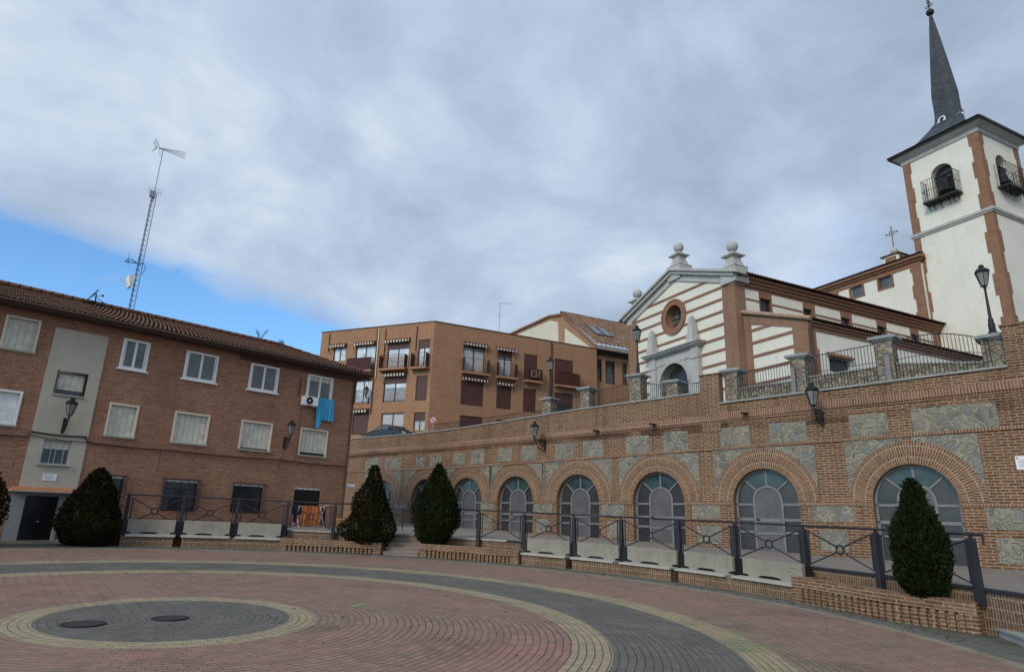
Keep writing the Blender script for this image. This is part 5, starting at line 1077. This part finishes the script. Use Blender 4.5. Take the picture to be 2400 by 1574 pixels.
for a, c, z in ((-11.2, -9.4, 17.75), (-8.45, -6.15, 17.75), (-5.0, -2.4, 17.75), (-8.0, -6.5, 14.62), (-4.9, -2.5, 14.58), (-7.9, -6.2, 11.4)): awn(FL, a, c, z)
for a, c, z in ((2.9, 5.25, 17.68), (6.2, 8.2, 17.68), (2.86, 5.35, 14.45), (6.3, 8.1, 14.4)): awn(FRr, a, c, z)
def balc(fr, a, c, z, mat='dark_frame', d=.55, h=1.25, solid=False):
    b = MB(fr=fr); b.box(a, c, -d - .06, 0, z - .2, z); B = b.build('balcony', M['flat_brick'], fl); b = MB(fr=fr); a, c = a + .1, c - .1; n = int((c - a) / .11)
    for i in range(n + 1): x = a + (c - a) * i / n; b.tube((x, -d, z), (x, -d, z + h), .011, 4, cap=False)
    for x in (a, c):
        for i in range(5): b.tube((x, -d + d * i / 5, z), (x, -d + d * i / 5, z + h), .02, 4, cap=False)
    for q in (z + .08, z + h): b.tube((a, -d, q), (c, -d, q), .022, 5); b.tube((a, -d, q), (a, 0, q), .022, 5); b.tube((c, -d, q), (c, 0, q), .022, 5)
    if solid: b.box(a, c, -d + .02, -d + .03, z + .08, z + h)
    else: b.box(c - .01, c + .01, -d, -.02, z + .1, z + h - .02); b.box(a - .01, a + .01, -d, -.02, z + .1, z + h - .02)
    b.build('balcony_railing', M[mat], B); return B
balc(FL, -8.9, -6.0, 15.05, 'maroon', solid=True, h=1.15); balc(FL, -5.3, -2.45, 15.05, 'maroon', h=1.2); balc(FL, -1.97, -.25, 15.0)
balc(FRr, 2.8, 5.45, 14.95); balc(FRr, 6.25, 8.33, 14.95); balc(FRr, 9.15, 11.0, 14.93, 'maroon', solid=True, h=1.1); balc(FRr, 12.5, 15.2, 14.9, 'maroon', solid=True)
for fr, a, c, z, m in ((FL, -7.95, -6.2, 12.08, 'maroon'), (FL, -4.8, -2.55, 12.1, 'dark_frame')):
    b = MB(fr=fr); n = int((c - a) / .11); [b.tube((a + (c - a) * i / n, -.02, z), (a + (c - a) * i / n, -.02, z + 1.15), .011, 4, cap=False) for i in range(n + 1)]; [b.tube((a, -.02, q), (c, -.02, q), .022, 5) for q in (z + .05, z + 1.15)]
    b.build('window_rail', M[m], fl)
b = MB(fr=FRr); b.box(9.6, 10.5, -.75, -.57, 15.2, 15.85); A = b.build('air_conditioner', M['maroon'], fl); b = MB(fr=FRr); [b.box(p, q, -.77, -.75, r, s) for p, q, r, s in ((9.6, 9.66, 15.2, 15.85), (10.1, 10.16, 15.2, 15.85), (10.44, 10.5, 15.2, 15.85), (9.66, 10.1, 15.2, 15.26), (9.66, 10.1, 15.79, 15.85))]; b.build('pale_trim', M['concrete'], A)
b = MB(fr=FL); b.tube((-5.85, -.08, 19.1), (-5.82, -.08, 14.3), .07, 8); b.build('pale_downpipe', M['cream_frame'], fl)
b = MB(fr=FL); b.tube((-6.02, -.06, 19.1), (-5.98, -.06, 11.0), .05, 6); b.tube((-11.5, -.06, 19.0), (-11.45, -.06, 17.2), .05, 6); b.tube((-1.75, -.06, 18.9), (-1.75, -.06, 16.6), .05, 6); b.tube((-5.1, -.06, 18.9), (-5.1, -.06, 16.0), .04, 6); b.build('dark_downpipe', M['maroon'], fl)
b = MB(fr=FRr); b.tube((12.15, -.08, 19.1), (12.25, -.08, 9.5), .07, 8); b.build('dark_downpipe', M['maroon'], fl)
for x, y, w, d, h in ((2.6, 3., 1.3, 1, .75), (4.4, 4.5, 2.0, 2, .9)):
    b = MB(fr=FRr); b.box(x, x + w, y, y + d, TOPZ - .15, TOPZ + h); C_ = b.build('roof_chimney', M['concrete'], fl); b = MB(fr=FRr); b.box(x - .08, x + w + .08, y - .08, y + d + .08, TOPZ + h, TOPZ + h + .08); b.build('chimney_cap', M['eave'], C_)
b = MB(fr=FL); b.box(-14.4, -12.6, 3, 6, 14, 16.6); b.box(-16.5, -14.2, 2.5, 6, 14, 17.3); b.build('roof_annexe', M['cream'], fl)
p = fpt(FL, -6.35, -.0, 12.5); walllamp('small black wall lamp at the left end of the orange flats', p, -23, .5, .9, .5)
t = thing('television_antenna', 'thin television aerial on the flat roof of the orange flats', 'antenna', fpt(FRr, 6.9, 1.0, TOPZ - .1)); b = MB(); b.tube((0, 0, 0), (0, 0, 3.5), .03, 5); b.build('pole', M['tin'], t)
b = MB(); b.tube((-.1, 0, 3.35), (1.25, .3, 3.5), .018, 4); [b.tube((.1 + .13 * i, -.2, 3.37 + .013 * i), (.1 + .13 * i, .3, 3.37 + .013 * i), .01, 3) for i in range(9)]; b.tube((-.25, 0, 2.1), (.2, 0, 2.1), .015, 4); b.tube((-.25, 0, 2.0), (-.25, 0, 2.2), .012, 4); b.build('aerial', M['tin'], t)

# ---- taller tile-roofed house behind the right end of the flats (frame like the flats' right face)
ho = thing('tile_roofed_house', 'brick house with cream gable panels, mottled tile roof and skylights', 'building', (FO[0] + 17.5 * math.cos(R(26.5)), FO[1] + 17.5 * math.sin(R(26.5)), 0), 26.5)
HG = (R(90), 0, 0)                                              # gable plane: x runs back, y towards +x of the house; outside is -x
def gpl(b, pts, y=0.): b.face([(y, s, z) for s, z in pts])
b = MB(); gpl(b, [(0, 7.2), (0, 19.5), (6.7, 24.65), (9.6, 25.2), (19.5, 25.5), (19.5, 7.2)]); b.wall(0, 9, 7.2, 18.9, [(.36, .95, 16.0, 18.35), (1.4, 2.6, 15.9, 18.3), (3.5, 4.1, 16, 18.35), (.3, 1.4, 9, 12.5), (2.2, 4.2, 9.2, 12.4)], .5, .3); b.face([(0, 0, 7.2), (0, .5, 7.2), (0, .5, 19.4), (0, 0, 19.4)]); b.build('wall', M['flat_brick'], ho)
for pts in ([(18.8, 19.6), (18.8, 25.15), (9.5, 24.75), (7.7, 24.1), (7.45, 19.6)], [(6.2, 19.3), (6.2, 23.0), (1.0, 19.55), (.95, 19.3)]):
    b = MB(); b.hexa([(-.03, s, z) for s, z in pts], [(.0, s, z) for s, z in pts]); b.build('cream_panel', M['cream'], ho)
b = MB(); [b.tube((-.12, s0, z0), (-.12, s1, z1), .16, 6) for s0, z0, s1, z1 in ((-.2, 19.45, 6.7, 24.75), (6.7, 24.75, 9.6, 25.3), (9.6, 25.3, 19.6, 25.6))]; b.build('verge', M['trim_brick'], ho)
b = MB(); slope(b, (-.25, -.6, 19.55), (9, -.6, 19.55), (-.25, 6.7, 24.95), (9, 6.7, 24.95), .50, .42, .11); b.build('tiled_roof', M['tile_mix'], ho)
b = MB(); [b.tube((-.3 + .42 * i, 6.7, 24.97), (.14 + .42 * i, 6.7, 24.98), .15, 8, .13) for i in range(22)]; b.build('ridge_tiles', M['tile_dark'], ho)
b = MB(); b.box(-.15, 9, -.55, .5, 19.25, 19.42); b.box(-.15, 9, -.62, -.5, 19.1, 19.5); b.build('eaves', M['concrete'], ho)
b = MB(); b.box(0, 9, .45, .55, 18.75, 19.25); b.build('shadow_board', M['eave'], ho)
for a, c, z0, z1 in ((.36, .95, 16.0, 18.35), (1.4, 2.6, 15.9, 18.3), (3.5, 4.1, 16, 18.35), (.3, 1.4, 9, 12.5), (2.2, 4.2, 9.2, 12.4)):
    w = frame_win(ho, a, c, z0, z1, .62, M['dark_frame'], .07); b = MB(); b.box(a + .07, c - .07, .68, .7, z0, z1); b.build('pane', M['glass'], w)
sl_ = (24.95 - 19.55) / 7.3
for x0 in (.95, 2.15):
    b = MB(); f = lambda x, s, l: (x, -.6 + s, 19.55 + s * sl_ + l)
    b.hexa([f(x0, 2.0, .1), f(x0 + 1.1, 2.0, .1), f(x0 + 1.1, 4.0, .1), f(x0, 4.0, .1)], [f(x0, 2.0, .3), f(x0 + 1.1, 2.0, .3), f(x0 + 1.1, 4.0, .3), f(x0, 4.0, .3)]); w = b.build('skylight', M['dark_frame'], ho)
    b = MB(); b.face([f(x0 + .1, 2.12, .31), f(x0 + 1.0, 2.12, .31), f(x0 + 1.0, 3.9, .31), f(x0 + .1, 3.9, .31)]); b.build('pane', M['dim'], w)
b = MB(); b.face([f(1.3, 4.1, .16), f(3.2, 4.1, .16), f(3.2, 6.6, .16), f(1.3, 6.6, .16)]); b.build('new_tile_patch', M['canopy'], ho)

# ================================================================= PARKED CAR, ROAD SIGN
t = thing('parked_car', 'dark saloon car parked behind the top of the long wall', 'car', wpt(-36.4, 1.5, 7.76), WR + 1)
prof = [(-2.2, .35), (-2.22, .75), (-2.05, .93), (-1.55, 1.0), (-.95, 1.40), (-.2, 1.48), (.5, 1.40), (1.15, 1.0), (1.9, .88), (2.2, .70), (2.22, .35)]
def carx(b, pr, w0, inset):
    zmax = 1.48; L = [(x, -(w0 - max(0, (z - .95)) * inset), z) for x, z in pr]; Q = [(x, (w0 - max(0, (z - .95)) * inset), z) for x, z in pr]; b.hexa(L, Q) if 0 else None
    n = len(pr); b.face(L); b.face(Q[::-1])
    for i in range(n): b.face([L[i], L[(i + 1) % n], Q[(i + 1) % n], Q[i]])
b = MB(); carx(b, prof, .86, .42); BO_ = b.build('body', M['car_paint'], t)
b = MB()
for s in (-1, 1):
    y = lambda z: s * (.868 - max(0, z - .95) * .42)
    for q in ([(-1.38, 1.03), (-.9, 1.34), (-.28, 1.41), (-.28, 1.03)], [(-.2, 1.03), (-.2, 1.415), (.42, 1.345), (.98, 1.03)]): b.face([(x, y(z), z) for x, z in q])
b.face([(1.11, -.78, 1.04), (1.11, .78, 1.04), (.56, .66, 1.385), (.56, -.66, 1.385)]); b.face([(-1.49, -.78, 1.06), (-1.49, .78, 1.06), (-.99, .66, 1.39), (-.99, -.66, 1.39)]); b.build('windows', M['glass'], t)
for x in (-1.35, 1.35):
    for s in (-1, 1):
        b = MB(); b.tube((x, s * .72, .32), (x, s * .9, .32), .32, 18); w = b.build('wheel', M['tyre'], t); b = MB(); b.tube((x, s * .905, .32), (x, s * .915, .32), .2, 14); b.build('rim', M['tin'], w)
for s in (-1, 1):
    b = MB(); b.box(2.12, 2.23, s * .55 - .18, s * .55 + .18, .62, .76); b.build('headlight', M['white'], t); b = MB(); b.box(.72, .9, s * .93 - .08, s * .93 + .08, 1.0, 1.12); b.build('mirror', M['car_paint'], t)
t = thing('road_sign', 'round no-parking sign with a red rim beside the parked car', 'road sign', wpt(-31.9, 1.9, 7.8), WR + 40); b = MB(); b.tube((0, 0, 0), (0, 0, 1.75), .03, 6); b.build('post', M['tin'], t)
b = MB(); b.tube((0, -.02, 1.55), (0, 0, 1.55), .31, 24); D_ = b.build('disc', M['sign_blue'], t); b = MB(); b.arcring(0, 1.55, .235, .312, -.03, -.018, 0, 360, 28); b.prism([(-.19, 1.69), (-.14, 1.74), (.19, 1.41), (.14, 1.36)], -.028, -.019); b.build('red_rim_and_bar', M['sign_red'], D_)

# ================================================================= CONIFERS
def conifer(label, x, y, z, h, w, mat, seed, prof, n=5200, lean=0):
    rg = random.Random(seed); t = thing('conifer', label, 'tree', (x, y, z), rg.uniform(0, 360), 'clipped conifers round the plaza')
    b = MB(); b.tube((0, 0, -.3), (0, 0, h * .75), .085, 8, .02)
    for i in range(26):
        zz = h * rg.uniform(.06, .7); a = rg.uniform(0, 6.28); r = .7 * w / 2 * lin(prof, zz / h); b.tube((0, 0, zz), (r * math.cos(a), r * math.sin(a), zz + r * .7), .018, 4, .005)
    b.build('trunk', M['trunk'], t)
    lob = [(rg.uniform(0, 6.28), rg.uniform(.05, .95), rg.uniform(.2, .5), rg.uniform(.08, .26) * rg.choice((1, 1, -1))) for _ in range(34)]
    b = MB(); V, F, U = b.v, b.f, b.uv
    for i in range(int(n * 1.7)):
        f = rg.random() ** 1.15; a = rg.uniform(0, 6.283); pr = lin(prof, f); k = 1
        for la, lf, lw, am in lob:
            d = math.hypot(math.atan2(math.sin(a - la), math.cos(a - la)) * .9, (f - lf) * 3.2); k += am * math.exp(-(d / lw) ** 2)
        if rg.random() > .25 + pr: continue
        rr = w / 2 * pr * k * (1 - .42 * rg.random() ** 2.2) + (rg.random() < .16) * rg.uniform(.01, .08); zc = f * h
        ca, sa = math.cos(a), math.sin(a); up_ = rg.uniform(.5, 1.5); L = rg.uniform(.055, .13); wd = L * rg.uniform(.22, .4)
        d = Vector((ca * .8 + rg.gauss(0, .35), sa * .8 + rg.gauss(0, .35), up_)).normalized(); sd_ = d.cross(Vector((rg.gauss(0, 1), rg.gauss(0, 1), rg.gauss(0, 1)))).normalized() * wd
        p = Vector((rr * ca + lean * zc, rr * sa, zc)); q = len(V)
        V += [tuple(p - sd_ * .5), tuple(p + d * L * .55 - sd_), tuple(p + d * L), tuple(p + d * L * .5 + sd_)]; F.append((q, q + 1, q + 2, q + 3)); U += [(0, 0), (0, 1), (1, 1), (1, 0)]; b.sm.append(False)
    b.build('crown', mat, t); 
    c = MB(); m = 14; rows = [[(.52 * w / 2 * lin(prof, i / m) * math.cos(2 * math.pi * j / 12) + lean * h * i / m, .52 * w / 2 * lin(prof, i / m) * math.sin(2 * math.pi * j / 12), h * i / m * .93) for j in range(12)] for i in range(m + 1)]
    c.grid(rows, True); c.build('inner_twigs', mat, t); return t
P_SP = [(0, .22), (.05, .48), (.12, .78), (.24, .98), (.34, 1.0), (.48, .88), (.6, .72), (.7, .55), (.78, .40), (.86, .29), (.93, .23), (.97, .14), (1, .04)]
P_CO = [(0, .6), (.08, .92), (.2, 1.0), (.35, .86), (.5, .66), (.65, .46), (.78, .30), (.88, .2), (.95, .12), (1, .03)]
P_OV = [(0, .30), (.06, .62), (.14, .86), (.28, 1.0), (.42, .97), (.55, .84), (.66, .66), (.75, .50), (.83, .36), (.9, .22), (.96, .12), (1, .03)]
P_BR = [(0, .62), (.1, .92), (.25, 1.0), (.45, .88), (.65, .66), (.82, .44), (.93, .24), (1, .04)]
conifer('dark green conifer growing in the tall mossy planter at right', 9.89, 16.1, gz(9.9, 16.1) + .5, 2.78, 1.2, M['leaf_green'], 1, P_SP, 9000)
conifer('egg-shaped dark conifer right of the worn steps', -2.96, 28.27, gz(-3, 28.3) + .36, 3.40, 1.78, M['leaf_green'], 2, P_OV, 8000)
conifer('ragged brownish conifer left of the worn steps', -5.77, 28.53, gz(-5.8, 28.5) + .33, 3.25, 2.1, M['leaf_brown'], 3, P_CO, 7000)
conifer('broad brown-green conifer beside the black door at left', -15.57, 25.3, gz(-15.6, 25.3) - .02, 2.8, 2.0, M['leaf_brown'], 4, P_BR, 9000)
conifer('conifer cut by the left edge of the photo near the black door', -17.9, 22.6, gz(-17.9, 22.6), 3.0, 1.45, M['leaf_brown'], 5, P_OV, 5000)
conifer('conifer cut by the right edge of the photo by the retaining wall', 13.66, 16.6, tz(13.66, 16.6) - .1, 3.3, .85, M['leaf_green'], 6, P_OV, 5000)
# chalk strokes on the paving
t = None
for i, (x, y, l, w, rz) in enumerate(((-3.08, 14.76, .55, .12, 70), (-6.3, 14.25, .5, .05, 60))):
    o = MB(); o.box(-l / 2, l / 2, -w / 2, w / 2, 0, .004); o = o.build('chalk_stroke', M['green_paint']); o.location = (x, y, gz(x, y) + .001); o.rotation_euler = (-.021, -.019 * 0, R(rz)); tag(o, ('short thick green stroke painted on the red paving', 'thin green stroke painted across the inner yellow ring')[i], 'paint mark')

# ---- fallen leaves and scraps blown about the paving
rg = random.Random(11); b = MB()
for i in range(420):
    if i < 300: r, a = rg.uniform(14.9, 15.5), rg.uniform(5, 123)
    else: r, a = 15 * math.sqrt(rg.random()), rg.uniform(-40, 200)
    x, y = pol(r, a); z = gz(x, y) + .006; l = rg.uniform(.02, .05); w = rg.uniform(0, 6.28); c, n = math.cos(w) * l, math.sin(w) * l
    b.face([(x - c, y - n, z), (x + n * .5, y - c * .5, z + .012), (x + c, y + n, z + .004), (x - n * .5, y + c * .5, z + .015)])
tag(b.build('leaf_litter', plain('dry_leaf', (.075, .048, .028), .9, var=.5, scale=5)), kind='stuff')
